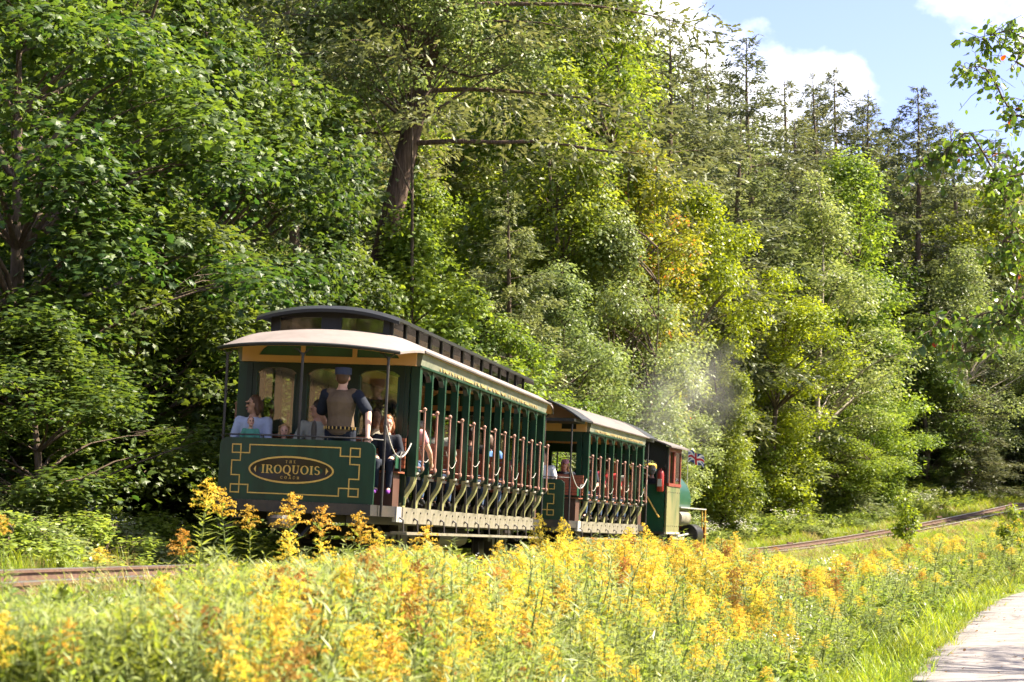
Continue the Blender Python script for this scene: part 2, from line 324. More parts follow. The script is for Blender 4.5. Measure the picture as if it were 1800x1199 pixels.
def build_ground():
    def axis(c, lo, hi, h0, g):
        a = [c]; h = h0
        while a[-1] < hi: a.append(a[-1] + h); h *= g
        b = [c]; h = h0
        while b[-1] > lo: b.append(b[-1] - h); h *= g
        return np.array(sorted(set(b[1:] + a)))
    xs = axis(0, -420, 420, 0.30, 1.022); ys = axis(24, -120, 620, 0.30, 1.018)
    X, Y = np.meshgrid(xs, ys, indexing='ij'); Z = ground_z(X, Y)
    n, m = X.shape; V = np.stack([X, Y, Z], -1).reshape(-1, 3)
    I = (np.arange(n - 1)[:, None] * m + np.arange(m - 1)[None, :]).ravel()
    F = np.stack([I, I + m, I + m + 1, I + 1], 1)
    s, t = st_of(X, Y); zone = np.where(t < -2.4, 1.0, np.where(t < 1.5, 0.5, 0.0))
    m_ = bpy.data.materials.new('meadow and forest soil'); m_.use_nodes = True
    N, L = m_.node_tree.nodes, m_.node_tree.links; p = N['Principled BSDF']; p.inputs['Roughness'].default_value = 0.95
    p.inputs['Specular IOR Level'].default_value = 0.1
    a = N.new('ShaderNodeAttribute'); a.attribute_name = 'tint'; tc = N.new('ShaderNodeTexCoord')
    def noise(sc, d=6):
        q = N.new('ShaderNodeTexNoise'); q.inputs['Scale'].default_value = sc; q.inputs['Detail'].default_value = d; L.new(tc.outputs['Object'], q.inputs['Vector']); return q
    n1, n2 = noise(1.4), noise(9)
    def ramp(c0, c1, src):
        r_ = N.new('ShaderNodeValToRGB'); r_.color_ramp.elements[0].position = .35; r_.color_ramp.elements[1].position = .65
        r_.color_ramp.elements[0].color = (*c0, 1); r_.color_ramp.elements[1].color = (*c1, 1); L.new(src.outputs[0], r_.inputs[0]); return r_
    g = ramp((0.07, 0.10, 0.018), (0.15, 0.17, 0.04), n2); b = ramp((0.105, 0.085, 0.05), (0.15, 0.165, 0.05), n2); f = ramp((0.035, 0.026, 0.015), (0.085, 0.055, 0.03), n2)
    def mix(fac0, fac1, A, B):
        mr = N.new('ShaderNodeMapRange'); mr.inputs[1].default_value = fac0; mr.inputs[2].default_value = fac1
        ad = N.new('ShaderNodeMath'); ad.operation = 'MULTIPLY_ADD'; ad.inputs[1].default_value = 0.25; L.new(n1.outputs[0], ad.inputs[0])
        sb = N.new('ShaderNodeMath'); sb.operation = 'SUBTRACT'; sb.inputs[1].default_value = 0.125
        L.new(a.outputs['Fac'], ad.inputs[2]); L.new(ad.outputs[0], sb.inputs[0]); L.new(sb.outputs[0], mr.inputs[0])
        x = N.new('ShaderNodeMix'); x.data_type = 'RGBA'; L.new(mr.outputs[0], x.inputs[0]); L.new(A, x.inputs[6]); L.new(B, x.inputs[7]); return x.outputs[2]
    c = mix(0.2, 0.35, g.outputs[0], b.outputs[0]); c = mix(0.7, 0.85, c, f.outputs[0]); L.new(c, p.inputs['Base Color'])
    bp = N.new('ShaderNodeBump'); bp.inputs['Distance'].default_value = 0.06; L.new(n2.outputs[0], bp.inputs['Height']); L.new(bp.outputs[0], p.inputs['Normal'])
    o = link('ground', np_mesh('ground', V, F, [m_], zone.ravel(), True)); tag(o, 'grassy bank falling from the track to the road', kind='structure')
    # the road: worn pale asphalt with a frayed edge
    rm = mat('pale worn asphalt', (0.215, 0.195, 0.185), 0.85, 0.2, var=0.28, scale=2.2, bump=0.5, bscale=45)
    nt = rm.node_tree; N2, L2 = nt.nodes, nt.links; p2 = N2['Principled BSDF']; src = p2.inputs['Base Color'].links[0].from_socket
    tc2 = N2.new('ShaderNodeTexCoord'); wob = N2.new('ShaderNodeTexNoise'); wob.inputs['Scale'].default_value = 2.5; L2.new(tc2.outputs['Object'], wob.inputs['Vector'])
    va = N2.new('ShaderNodeVectorMath'); va.operation = 'MULTIPLY_ADD'; va.inputs[1].default_value = (.5, .5, 0); L2.new(wob.outputs['Color'], va.inputs[0]); L2.new(tc2.outputs['Object'], va.inputs[2])
    vo = N2.new('ShaderNodeTexVoronoi'); vo.feature = 'DISTANCE_TO_EDGE'; vo.inputs['Scale'].default_value = .55; L2.new(va.outputs[0], vo.inputs['Vector'])
    cr = N2.new('ShaderNodeMapRange'); cr.inputs[1].default_value = .006; cr.inputs[2].default_value = .018; cr.inputs[3].default_value = .62; L2.new(vo.outputs['Distance'], cr.inputs[0])
    ml = N2.new('ShaderNodeMix'); ml.data_type = 'RGBA'; ml.blend_type = 'MULTIPLY'; ml.inputs[0].default_value = 1; L2.new(src, ml.inputs[6]); L2.new(cr.outputs[0], ml.inputs[7]); L2.new(ml.outputs[2], p2.inputs['Base Color'])
    P = ROADD[8:]; tn = np.gradient(P[:, :2], axis=0); tn /= np.linalg.norm(tn, axis=1)[:, None]; nr = np.stack([tn[:, 1], -tn[:, 0]], 1)
    P2 = []
    for i in range(len(P) - 1):
        for j in range(6): P2.append(np.r_[P[i] + (P[i + 1] - P[i]) * j / 6, nr[i] + (nr[i + 1] - nr[i]) * j / 6])
    P2 = np.array(P2); rg = np.random.default_rng(4)
    offs = [0, .12, .5, 1.2, 2.4, 3.6, 4.8, 5.5]
    fr = np.convolve(rg.normal(0, .16, len(P2)), np.ones(4) / 4, 'same')
    rows = []
    for k, of in enumerate(offs):
        e = of + (fr if k == 0 else 0)
        zz = P2[:, 2] - (0.05 if k in (0, 7) else 0) + 0.05 * math.sin(math.pi * of / 5.5)
        rows.append(np.stack([P2[:, 0] + P2[:, 3] * e, P2[:, 1] + P2[:, 4] * e, zz], 1))
    V = np.stack(rows, 1).reshape(-1, 3); n, m = len(P2), len(offs)
    I = (np.arange(n - 1)[:, None] * m + np.arange(m - 1)[None, :]).ravel()
    o = link('road', np_mesh('road', V, np.stack([I, I + m, I + m + 1, I + 1], 1), [rm], None, True))
    tag(o, 'pale sunlit lane curving away beside the meadow', kind='structure')
build_ground()
# ---------------------------------------------------------------- railway track
def build_track():
    t = empty('railway_track', (X0, Y0, 1.14)); tag(t, 'narrow gauge railway track on wooden sleepers curving right past the meadow', 'railway track')
    inv = Matrix.Translation((-X0, -Y0, -1.14))
    S = np.arange(-40, 112, 1.0)
    prof = [(-.055, 0), (.055, 0), (.055, .012), (.010, .024), (.008, .088), (.031, .096), (.031, .118), (.022, .125), (-.022, .125), (-.031, .118), (-.031, .096), (-.008, .088), (-.010, .024), (-.055, .012)]
    prof = [(u * 1.15, w * 1.08 - .135) for u, w in prof]
    for side in (-1, 1):
        mb = MB(); vs = []; n = len(prof)
        for sv in S:
            x, y, h = track(sv); z = float(rail_z(sv))
            for u, w in prof:
                q = side * (GAUGE / 2 + .03) + u
                vs.append((x + q * math.cos(h) - X0, y - q * math.sin(h) - Y0, z + w - q * math.sin(BANK) - 1.14))
        fs = []; mi = []
        for i in range(len(S) - 1):
            for k in range(n):
                j = (k + 1) % n; fs.append((i * n + k, i * n + j, (i + 1) * n + j, (i + 1) * n + k)); mi.append(1 if k in (6, 7, 8) else 0)
        mb.add(vs, fs); mb.m = mi
        r_ = link('rail', mb.mesh('rail', [M['rail'], M['railtop']]), t)
        for sv in np.arange(-18.6, 100, 9.1):          # bolted joint bars
            x, y, h = track(sv + side * 2.2); q = side * (GAUGE / 2 + .03)
            jb = MB().box(-.3, .3, -.026, .026, -.115, -.035)
            for b in (-.22, -.08, .08, .22): jb.box(b - .02, b + .02, -.045, .045, -.09, -.055)
            link('joint_bar', jb.mesh('joint_bar', M['rail']), r_, (x + q * math.cos(h) - X0, y - q * math.sin(h) - Y0, float(rail_z(sv)) - q * math.sin(BANK) - 1.14), (0, 0, math.pi / 2 - h))
    rg = random.Random(3)
    tm = []
    for k in range(3):
        mb = MB(); L_, w_ = .92 + .03 * k, .095
        ys = [-L_, -L_ * .5, 0, L_ * .5, L_]
        mb.grid(lambda a, b: (w_ * [-1, -.9, .9, 1][b] + rg.uniform(-.006, .006), ys[a] + rg.uniform(-.012, .012), [-.13, -.006, 0, -.13][b] + rg.uniform(-.006, .006)), range(5), range(4), True)
        mb.add([(-w_, -L_, -.13), (w_, -L_, -.13), (w_ * .9, -L_, 0), (-w_ * .9, -L_, -.006)], [(0, 1, 2, 3)]); mb.add([(-w_, L_, -.13), (w_, L_, -.13), (w_ * .9, L_, 0), (-w_ * .9, L_, -.006)], [(3, 2, 1, 0)])
        tm.append(mb.mesh('sleeper', M['tie']))
    for i, sv in enumerate(np.arange(-24, 92, .62)):
        x, y, h = track(sv + rg.uniform(-.05, .05)); z = float(rail_z(sv)) - .135
        link('sleeper', tm[i % 3], t, (x - X0, y - Y0, z - 1.14), (BANK, 0, math.pi / 2 - h + rg.uniform(-.04, .04)))
build_track()
# ---------------------------------------------------------------- coaches
def car_frame(name, s_mid, s_len, bank=BANK):
    """Empty at the rear bulkhead on the rail top; x forward, y left"""
    x, y, h = track(s_mid); z = float(rail_z(s_mid)); e = empty(name)
    e.rotation_euler = (bank, 0, math.pi / 2 - h)
    e.location = (x - math.sin(h) * s_len / 2, y - math.cos(h) * s_len / 2, z)
    return e
def dash_map(X_, sgn, bow=0.12, hw=1.03):
    return lambda v, z, off: (X_ + sgn * (bow * (1 - (v / hw) ** 2) + off), v, z)
def strip_path(pts, w, fn, off):
    """flat painted line of width w along pts (v, z), mapped on a surface"""
    mb = MB()
    for (a, b), (c, d) in zip(pts[:-1], pts[1:]):
        dx, dz = c - a, d - b; l = math.hypot(dx, dz); dx /= l; dz /= l; nx, nz = -dz * w / 2, dx * w / 2
        a2, b2, c2, d2 = a - dx * w / 2, b - dz * w / 2, c + dx * w / 2, d + dz * w / 2
        n = max(1, int(l / .12))
        for i in range(n):
            p, q = i / n, (i + 1) / n
            P = (a2 + (c2 - a2) * p, b2 + (d2 - b2) * p); Q = (a2 + (c2 - a2) * q, b2 + (d2 - b2) * q)
            mb.add([fn(P[0] + nx, P[1] + nz, off), fn(P[0] - nx, P[1] - nz, off), fn(Q[0] - nx, Q[1] - nz, off), fn(Q[0] + nx, Q[1] + nz, off)], [(0, 1, 2, 3)])
    return mb
def serif_word(word, cap, fn, off, fill=1.0, squeeze=1.0, gap=.16):
    """Roman capitals with thick and thin strokes and slab serifs; fn maps (u to the reader's right, z)"""
    mb = MB(); st, th, sf = .20, .085, .065
    def quad(*p): mb.add([fn(cx + u * cap * squeeze, z * cap, off) for u, z in p], [(0, 1, 2, 3)])
    def rect(u0, u1, z0, z1): quad((u0, z0), (u1, z0), (u1, z1), (u0, z1))
    def ring(c, rx, rz, ix, iz, a0, a1, cz=.5, n=18):
        for i in range(n):
            a, b = a0 + (a1 - a0) * i / n, a0 + (a1 - a0) * (i + 1) / n
            quad((c + ix * math.cos(a), cz + iz * math.sin(a)), (c + rx * math.cos(a), cz + rz * math.sin(a)), (c + rx * math.cos(b), cz + rz * math.sin(b)), (c + ix * math.cos(b), cz + iz * math.sin(b)))
    def serif(u0, u1, z): rect(u0, u1, z, z + sf)
    pi = math.pi
    W = dict(I=.42, R=.86, O=.95, Q=.95, U=.88, S=.66, T=.78, H=.9, E=.72, C=.82, A=.9)
    tot = sum(W[c] for c in word) + gap * (len(word) - 1); cx = -tot / 2 * cap * squeeze
    for ch in word:
        w = W[ch]
        if ch == 'I': rect(w / 2 - st / 2, w / 2 + st / 2, 0, 1); serif(.02, w - .02, 0); serif(.02, w - .02, 1 - sf)
        elif ch in 'OQ':
            ring(w / 2, w / 2, .52, w / 2 - st, .52 - th, 0, 2 * pi)
            if ch == 'Q': quad((w * .42, .1), (w * .62, .12), (w * 1.05, -.22), (w * .75, -.22))
        elif ch == 'U':
            rect(.1, .1 + st, .35, 1); rect(w - .2, w - .2 + th, .35, 1); serif(0, .4, 1 - sf); serif(w - .32, w, 1 - sf)
            c = (.1 + w - .2 + th) / 2; ring(c, c - .1, .38, c - .1 - .15, .38 - th, pi, 2 * pi, .36)
        elif ch == 'R':
            rect(.1, .1 + st, 0, 1); serif(0, .42, 0); serif(0, .3, 1 - sf); rect(.3, .45, 1 - sf, 1); rect(.3, .45, .46, .46 + th)
            ring(.43, .33, .27, .15, .27 - th, -pi / 2, pi / 2, .73); quad((.40, .47), (.60, .47), (w + .03, 0), (w - .2, 0)); serif(w - .1, w + .07, 0)
        elif ch == 'S':
            ring(w / 2, w / 2 - .04, .27, w / 2 - .2, .27 - th, pi * .15, pi * 1.5, .75); ring(w / 2, w / 2, .29, w / 2 - .18, .29 - th, -pi * .85, pi * .5, .27)
        elif ch == 'T': rect(w / 2 - st / 2, w / 2 + st / 2, 0, 1); rect(0, w, 1 - th, 1); rect(0, .07, .75, 1); rect(w - .07, w, .75, 1); serif(w / 2 - .2, w / 2 + .2, 0)
        elif ch == 'H':
            for u in (.1, w - .1 - st): rect(u, u + st, 0, 1); serif(u - .08, u + st + .08, 0); serif(u - .08, u + st + .08, 1 - sf)
            rect(.2, w - .2, .47, .47 + th)
        elif ch == 'E':
            rect(.1, .1 + st, 0, 1); rect(0, w, 0, th); rect(0, w - .04, 1 - th, 1); rect(.2, w * .72, .47, .47 + th); rect(w - .07, w, 0, .25); rect(w - .1, w - .03, .78, 1)
        elif ch == 'C': ring(w / 2 + .05, w / 2 + .05, .52, w / 2 - .14, .52 - th, pi * .2, pi * 1.8); rect(w - .06, w + .02, .66, .95)
        elif ch == 'A':
            quad((.06, 0), (.06 + th, 0), (w / 2 + .03, 1), (w / 2 - .05, 1)); quad((w - .14 - st * .6, 0), (w - .1 + .05, 0), (w / 2 + .06, 1), (w / 2 - .1, 1)); rect(.22, w * .66, .3, .3 + th); serif(0, .26, 0); serif(w - .38, w, 0)
        cx += (w + gap) * cap * squeeze
    return mb
def plain_text(body, size, parent, name, m, loc, rot, length=None):
    cu = bpy.data.curves.new(name, 'FONT'); cu.body = body; cu.size = size; cu.align_x = 'CENTER'; cu.extrude = 0.001; cu.offset = 0.006 * size / .12
    tmp = bpy.data.objects.new(name, cu); COL.objects.link(tmp); bpy.context.view_layer.update()
    me = bpy.data.meshes.new_from_object(tmp.evaluated_get(bpy.context.evaluated_depsgraph_get())); w = tmp.dimensions.x
    bpy.data.objects.remove(tmp); bpy.data.curves.remove(cu); me.materials.clear(); me.materials.append(m); me.name = name
    o = link(name, me, parent, loc, rot)
    if length: o.scale = (length / w, 1, 1)
    return o
def make_coach(name, label, s_mid, nb, clerestory, named, HW=1.25, zf=2.67, roofm='canvas'):
    B = .8; L = nb * B; HS = 1.085; ZB = 1.235; ZT = zf; ZP = .82
    e = car_frame(name, s_mid, L); tag(e, label, 'railway coach', 'coaches of the train')
    # underframe, floor
    u = MB().box(0, L, -1.03, 1.03, .70, .79)
    for y in (-.75, -.3, .3, .75): u.box(-1.25, L + 1.25, y - .05, y + .05, .56, .70)
    u.box(L * .35, L * .65, -.45, .45, .30, .56).tube([(L * .5 - 1, -.6, .42), (L * .5 + 1, -.6, .42)], .16, 12)
    u.build('underframe', M['iron'], e)
    # sill boards, hangers and running board on both sides
    sb = MB().box(-B / 2 + .008, B / 2 - .008, -.03, .03, .585, .80).mesh('sill_board', M['sill'])
    bolt = MB().lathe([(0, -.012), (.013, -.012), (.013, 0)], 'y', (0, -.03, 0), 8).mesh('bolt', M['iron'])
    rg = random.Random(7)
    for i in range(nb):
        b = link('sill_board', sb, e, (B * (i + .5), -HS, rg.uniform(-.006, .006)), (0, 0, rg.uniform(-.004, .004))); [link('bolt', bolt, b, q) for q in ((-.2, 0, .735), (.2, 0, .735), (.22, 0, .64))]
        link('sill_board', sb, e, (B * (i + .5), HS, 0), (0, 0, math.pi))
    for sgn in (-1, 1):
        e_ = MB().box(-.32, 0 - .004, sgn * HS - .03, sgn * HS + .03, .60, .80); e_.build('sill_end', M['steel'], e)
        rb = MB().box(-.42, L + .1, sgn * 1.18 - .11, sgn * 1.18 + .11, .44, .475); rb.build('running_board', M['sill'], e)
        hm = MB().tube([(0, sgn * (HS + .04), .66), (0, sgn * (HS + .09), .63), (0, sgn * (HS + .10), .475)], .013, 6).mesh('hanger', M['iron'])
        for x in np.arange(-.2, L, B): link('hanger', hm, e, (float(x), 0, 0))
    # posts, arches, letter board, brackets, grab poles, ropes
    pm = MB().box(-.036, .036, -.05, .05, ZB - .03, ZT + .002)
    for z in np.arange(ZB + .1, ZT - .1, .22): pm.lathe([(0, -.056), (.008, -.056), (.008, -.05)], 'y', (0, 0, float(z)), 6)
    pm = pm.mesh('post', M['green'])
    cm = MB().box(-.07, .07, -.06, .06, ZB - .03, ZT + .002).mesh('post', M['green'])
    def brk(wt, wb):
        prof = [(0, ZB + .02), (.0, ZB - .06), (-.012, ZB - .12), (-.045, ZB - .19), (-.095, ZB - .26), (-.135, ZB - .33), (-.15, ZB - .39), (-.152, .79)]
        mb = MB(); n = len(prof)
        def row(i, k):
            y, z = prof[i]; f = i / (n - 1); w = wt + (wb - wt) * f
            return [(-w, y - .02, z), (w, y - .02, z), (w, y + .035, z), (-w, y + .035, z)][k % 4]
        mb.grid(row, range(n), range(5)); mb.add([row(0, k) for k in range(4)], [(0, 1, 2, 3)]); mb.add([row(n - 1, k) for k in range(4)], [(3, 2, 1, 0)])
        return mb.mesh('curved_bracket', M['olive'], True)
    # bracket is written with y growing inward from the right-hand post line
    bm_, be = brk(.042, .075), brk(.06, .12)
    for me in (bm_, be):
        for v in me.vertices: v.co.y = -v.co.y
    joint = MB().lathe([(0, -.03), (.03, -.03), (.045, 0), (.03, .03), (0, .03)], 'z', (0, 0, 0), 10).tube([(0, -.02, 0), (0, -.075, .03), (0, -.085, .06)], .012, 6).mesh('bracket_joint', M['sill'], True)
    gp = MB().tube([(0, 0, 1.28), (0, 0, 2.10)], .0165, 8).lathe([(.027, 2.09), (.03, 2.115), (.012, 2.135), (0, 2.137)], 'z', (0, 0, 0), 8).lathe([(.028, 1.30), (.03, 1.33), (.022, 1.35)], 'z', (0, 0, 0), 8)
    gp.tube([(0, 0, 2.08), (-.05, .06, 2.08)], .013, 6).tube([(0, 0, 1.33), (-.05, .06, 1.33)], .013, 6)
    gp = gp.mesh('grab_pole', M['copper'], True)
    ar = MB().arch(-B / 2 + .036, B / 2 - .036, ZT - .16, ZT, .125, -.035, .035).mesh('arch', M['green'])
    def rope_me(seed):
        g = random.Random(seed); sag = g.uniform(.10, .17); a, b = g.uniform(1.55, 1.62), g.uniform(1.52, 1.6)
        pts = [(x, 0, a + (b - a) * k / 10 - sag * 4 * (k / 10) * (1 - k / 10)) for k, x in enumerate(np.linspace(.02, B - .1, 11))]
        return MB().tube(pts, .0045, 5).mesh('rope', M['rope'], True)
    ropes = [rope_me(k) for k in range(3)]
    for sgn in (-1, 1):
        rot = (0, 0, 0) if sgn < 0 else (0, 0, math.pi)
        for i in range(nb + 1):
            c = i in (0, nb); x = B * i
            link('post', cm if c else pm, e, (x + (.07 if i == 0 else -.07 if i == nb else 0), sgn * (HW - .05), 0), rot)
            link('curved_bracket', be if c else bm_, e, (x + (.07 if i == 0 else -.07 if i == nb else 0), sgn * (HW - .035), 0), rot)
            if sgn < 0 or i % 3 == 0: link('bracket_joint', joint, e, (x + (.07 if i == 0 else -.07 if i == nb else 0), sgn * (HW + .01), ZB), rot)
            if True: link('grab_pole', gp, e, (x + .07 + (.07 if i == 0 else 0), sgn * (HW + .065), 0), rot)
            if i < nb:
                link('arch', ar, e, (x + B / 2, sgn * (HW - .05), 0), rot)
                if sgn < 0 and i % 2 == 0: link('rope', ropes[i % 3], e, (x + .06, sgn * (HW + .03), 0))
        f = MB().prism([(0, sgn * 0)] and [(sgn * (HW - .10), ZT + .004), (sgn * (HW + .012), ZT + .004), (sgn * (HW + .05), ZT + .205), (sgn * (HW - .10), ZT + .205)], -.004, L + .004, 'yz')
        lb = f.build('letter_board', M['letterb'], e)
        MB().box(-.02, L + .02, sgn * (HW + .012), sgn * (HW + .032), ZT - .012, ZT + .014).build('moulding', M['green'], lb)
        if sgn < 0:
            plain_text('HUNTSVILLE AND LAKE OF BAYS RAILWAY', .19, lb, 'lettering', M['goldfaded'], (L / 2 + .1, -(HW + .0325), ZT + .040), (R(90) - .187, 0, 0), L * (.80 if clerestory else .88))
    # benches: slatted seat and back across the coach
    bs = MB()
    for k in range(5): bs.box(.30 + .085 * k, .375 + .085 * k, -1.12, 1.12, 1.225, 1.25)
    bs = bs.mesh('seat', M['wood'])
    bb = MB()
    for k in range(6): bb.prism([(.14 + .011 * k, 1.33 + .068 * k), (.165 + .011 * k, 1.33 + .068 * k), (.173 + .011 * k, 1.392 + .068 * k), (.148 + .011 * k, 1.392 + .068 * k)][::-1], -1.12, 1.12, 'xz')
    bb = bb.mesh('backrest', M['wood'])
    bf = MB()
    for y in (-1.14, 0, 1.14): bf.box(.29, .72, y - .015, y + .015, 1.185, 1.222); bf.prism([(.10, 1.30), (.14, 1.30), (.22, 1.74), (.19, 1.74)], y - .015, y + .015); bf.box(.49, .52, y - .015, y + .015, .79, 1.165)
    bf.box(.40, .60, -1.0, 1.0, .86, .90)
    bf = bf.mesh('bench_frame', M['iron'])
    for i in range(nb):
        b = link('bench', bf, e, (B * i + .02, 0, 0)); link('seat', bs, b); link('backrest', bb, b)
    # end walls with three windows, tan header and transom
    win = [(.434, .995), (-.285, .285), (-.995, -.434)]
    ws = HW / 1.25
    def endwall(x, sgn):
        w = MB(); y0, y1 = x - .04, x + .04
        for a, b in ((-HW + .12, -.995 * ws), (-.434 * ws, -.285 * ws), (.285 * ws, .434 * ws), (.995 * ws, HW - .12)): w.box(y0, y1, a, b, ZP, ZT)
        for a, b in win: w.arch(a * ws, b * ws, ZT - .14, ZT, .075, y0, y1, 'yz'); w.box(y0, y1, a * ws, b * ws, ZP, 1.70)
        for a in (-1.06, 1.06): w.box(y0 - .012, y1 + .012, a * ws - .012, a * ws + .012, ZP + .01, ZT - .01)
        o = w.build('end_wall', M['dgreen'], e)
        for a, b in win:
            fr = MB()
            for p, q in ((a * ws, a * ws + .022), (b * ws - .022, b * ws)): fr.box(x - .05, x + .05, p, q, 1.70, ZT - .15)
            fr.box(x - .055, x + .055, a * ws + .022, b * ws - .022, 1.70, 1.73)
            f_ = fr.build('window_frame', M['green'], o); MB().box(x - .004, x + .004, a * ws + .01, b * ws - .01, 1.72, ZT - .07).build('pane', M['glass'], o)
        hd = MB().box(x - .05, x + .05, -HW + .04, HW - .04, ZT + .004, ZT + .095)
        for v in (-.36, .36): hd.box(x - .05, x + .05, v - .03, v + .03, ZT + .095, ZT + .28)
        for s2 in (-1, 1):
            hd.prism([(s2 * .98, ZT + .095), (s2 * (HW - .04), ZT + .095), (s2 * (HW - .04), ZT + .22), (s2 * .80, ZT + .33), (s2 * .70, ZT + .33), (s2 * .82, ZT + .26), (s2 * .92, ZT + .18)], x - .05, x + .05, 'yz')
        h_ = hd.build('header', M['tan'], o)
        MB().box(x - .02, x + .02, -.98, .98, ZT + .09, ZT + (.32 if clerestory else .30)).build('transom', M['transom'], h_)
    if clerestory:
        endwall(0.0, -1); endwall(L, 1)
    else:
        for x in (0.0, L):
            w = MB().box(x - .04, x + .04, -HW + .12, -.96, ZP, ZT).box(x - .04, x + .04, .96, HW - .12, ZP, ZT).box(x - .04, x + .04, -.96, .96, ZT - .2, ZT).box(x - .04, x + .04, -.96, .96, ZP, 1.5)
            o = w.build('end_wall', M['green'], e)
            h_ = MB().box(x - .05, x + .05, -HW + .04, HW - .04, ZT + .004, ZT + .24).build('header', M['tan'], o)
            MB().box(x - .06, x + .06, -.94, -.64, ZT + .05, ZT + .2).build('vent_window', M['black'], h_)
    # roofs
    EY = HW + .085; EZ = ZT + .20; CY = .83; CZ = ZT + .40; PL = 1.32
    def deckz(y):
        a = abs(y)
        if a > CY: f = (EY - a) / (EY - CY); return EZ + (CZ - EZ) * (1 - (1 - f) ** 1.7)
        return CZ + .06 * (1 - (a / CY) ** 2)
    bowz = lambda y: EZ + (.44 if not clerestory else .3) * (1 - (abs(y) / EY) ** 2.1)
    prof = deckz if clerestory else bowz
    def canopy(x0, sgn, off):
        ysn = np.linspace(-EY, EY, 25); us = np.linspace(0, 1, 11)
        def fn(u_, y):
            d = PL - .34 * (abs(y) / EY) ** 3.0; ze = EZ - .10 + .05 * (1 - (y / EY) ** 2)
            z = ze + (prof(y) - ze) * (1 - u_ ** 1.7) - off
            return (x0 + sgn * d * u_, y * (1 - .085 * u_ ** 2), z)
        return fn, us, ysn
    def solid(fn_t, fn_b, us, ws):
        mb = MB(); mb.grid(fn_t, us, ws); mb.grid(fn_b, us, ws, True)
        for seq in ([(u_, ws[0]) for u_ in us], [(u_, ws[-1]) for u_ in us], [(us[0], w) for w in ws], [(us[-1], w) for w in ws]):
            for p, q in zip(seq[:-1], seq[1:]): mb.add([fn_t(*p), fn_t(*q), fn_b(*q), fn_b(*p)], [(0, 1, 2, 3)])
        return mb
    ro = None; xs = np.linspace(0, L, nb + 1)
    roof = empty('roof'); roof.parent = e
    if clerestory:
        for sgn in (-1, 1):
            ys2 = [sgn * v for v in np.linspace(CY - .02, EY, 8)]
            solid(lambda x, y: (x, y, prof(y)), lambda x, y: (x, y, prof(y) - .03), xs, ys2).build('side_deck', M[roofm], roof, True)
            solid(lambda x, y: (x, y, prof(y) - .034), lambda x, y: (x, y, prof(y) - .05), np.linspace(.06, L - .06, nb + 1), [y * .985 for y in ys2]).build('ceiling', M['ceil'], roof, True)
    else:
        ys2 = np.linspace(-EY, EY, 21)
        solid(lambda x, y: (x, y, prof(y)), lambda x, y: (x, y, prof(y) - .03), xs, ys2).build('roof_deck', M[roofm], roof, True)
        solid(lambda x, y: (x, y, prof(y) - .034), lambda x, y: (x, y, prof(y) - .05), np.linspace(.06, L - .06, nb + 1), ys2 * .985).build('ceiling', M['ceil'], roof, True)
    for x0, sgn in ((0, -1), (L, 1)):
        if clerestory:
            ft, us, ysn = canopy(x0, sgn, 0); fb, _, _ = canopy(x0, sgn, .03); solid(ft, fb, us, ysn).build('canopy', M[roofm], roof, True)
            ft, us, ysn = canopy(x0, sgn, .034); fb, _, _ = canopy(x0, sgn, .05); solid(ft, fb, us * .97, ysn * .975).build('canopy_ceiling', M['ceil'], roof, True)
            fe, us, ysn = canopy(x0, sgn, -.004)
            MB().tube([Vector(fe(1.0, y)) + Vector((sgn * .008, 0, -.016)) for y in ysn], .024, 6).build('canopy_edge', M['black'], roof)
        else:
            ysn = np.linspace(-EY, EY, 21)
            solid(lambda x, y: (x, y, prof(y) + .006), lambda x, y: (x, y, prof(y) - .03), [x0, x0 + sgn * .55, x0 + sgn * 1.05], ysn).build('canopy', M['black'], roof, True)
            MB().box(x0 + sgn * .3, x0 + sgn * 1.22, -EY + .1, EY - .1, EZ - .06, EZ).build('canopy_beam', M['black'], roof)
            MB().prism([(y, prof(y) - .05) for y in np.linspace(-EY * .9, EY * .9, 15)] + [(EY * .9, EZ + .01), (-EY * .9, EZ + .01)], x0 + sgn * .28, x0 + sgn * .31, 'yz').build('lunette', M['tan'], roof)
    for sgn in (-1, 1):
        MB().tube([(-.1, sgn * EY, EZ - .012), (L + .1, sgn * EY, EZ - .012)], .02, 6).build('eave_edge', M['canvas2'], roof)
    if clerestory:
        c = MB(); CB, CT = CZ - .03, CZ + .275
        x0, x1 = .03, L - .03
        for sgn in (-1, 1):
            c.box(x0, x1, sgn * CY - .02, sgn * CY + .02, CB, CB + .06); c.box(x0, x1, sgn * CY - .02, sgn * CY + .02, CT - .05, CT)
            for i in range(nb + 2): x = x0 + (x1 - x0) * i / (nb + 1); c.box(max(x0, x - .035), min(x1, x + .035), sgn * CY - .025, sgn * CY + .025, CB + .06, CT - .05)
        for x in (x0, x1):
            c.box(x - .025, x + .025, -CY + .02, CY - .02, CB, CB + .07); c.prism([(-CY + .02, CT - .05), (CY - .02, CT - .05), (CY - .02, CT + .0), (.4, CT + .06), (0, CT + .08), (-.4, CT + .06), (-CY + .02, CT + .0)], x - .025, x + .025, 'yz')
            for a, b in ((-CY + .02, -CY + .11), (-.14, .14), (CY - .11, CY - .02)): c.box(x - .025, x + .025, a, b, CB + .07, CT - .05)
        cl = c.build('clerestory', M['black'], e)
        gm = MB().box(-((x1 - x0) / (nb + 1)) / 2 + .03, ((x1 - x0) / (nb + 1)) / 2 - .03, -.004, .004, CB + .055, CT - .045).mesh('pane', M['cglass'])
        for i in range(nb + 1):
            for sgn in (-1, 1): link('pane', gm, cl, (x0 + (x1 - x0) * (i + .5) / (nb + 1), sgn * CY, 0))
        em = MB().box(-.004, .004, .135, CY - .105, CB + .065, CT - .045).mesh('pane', M['cglass'])
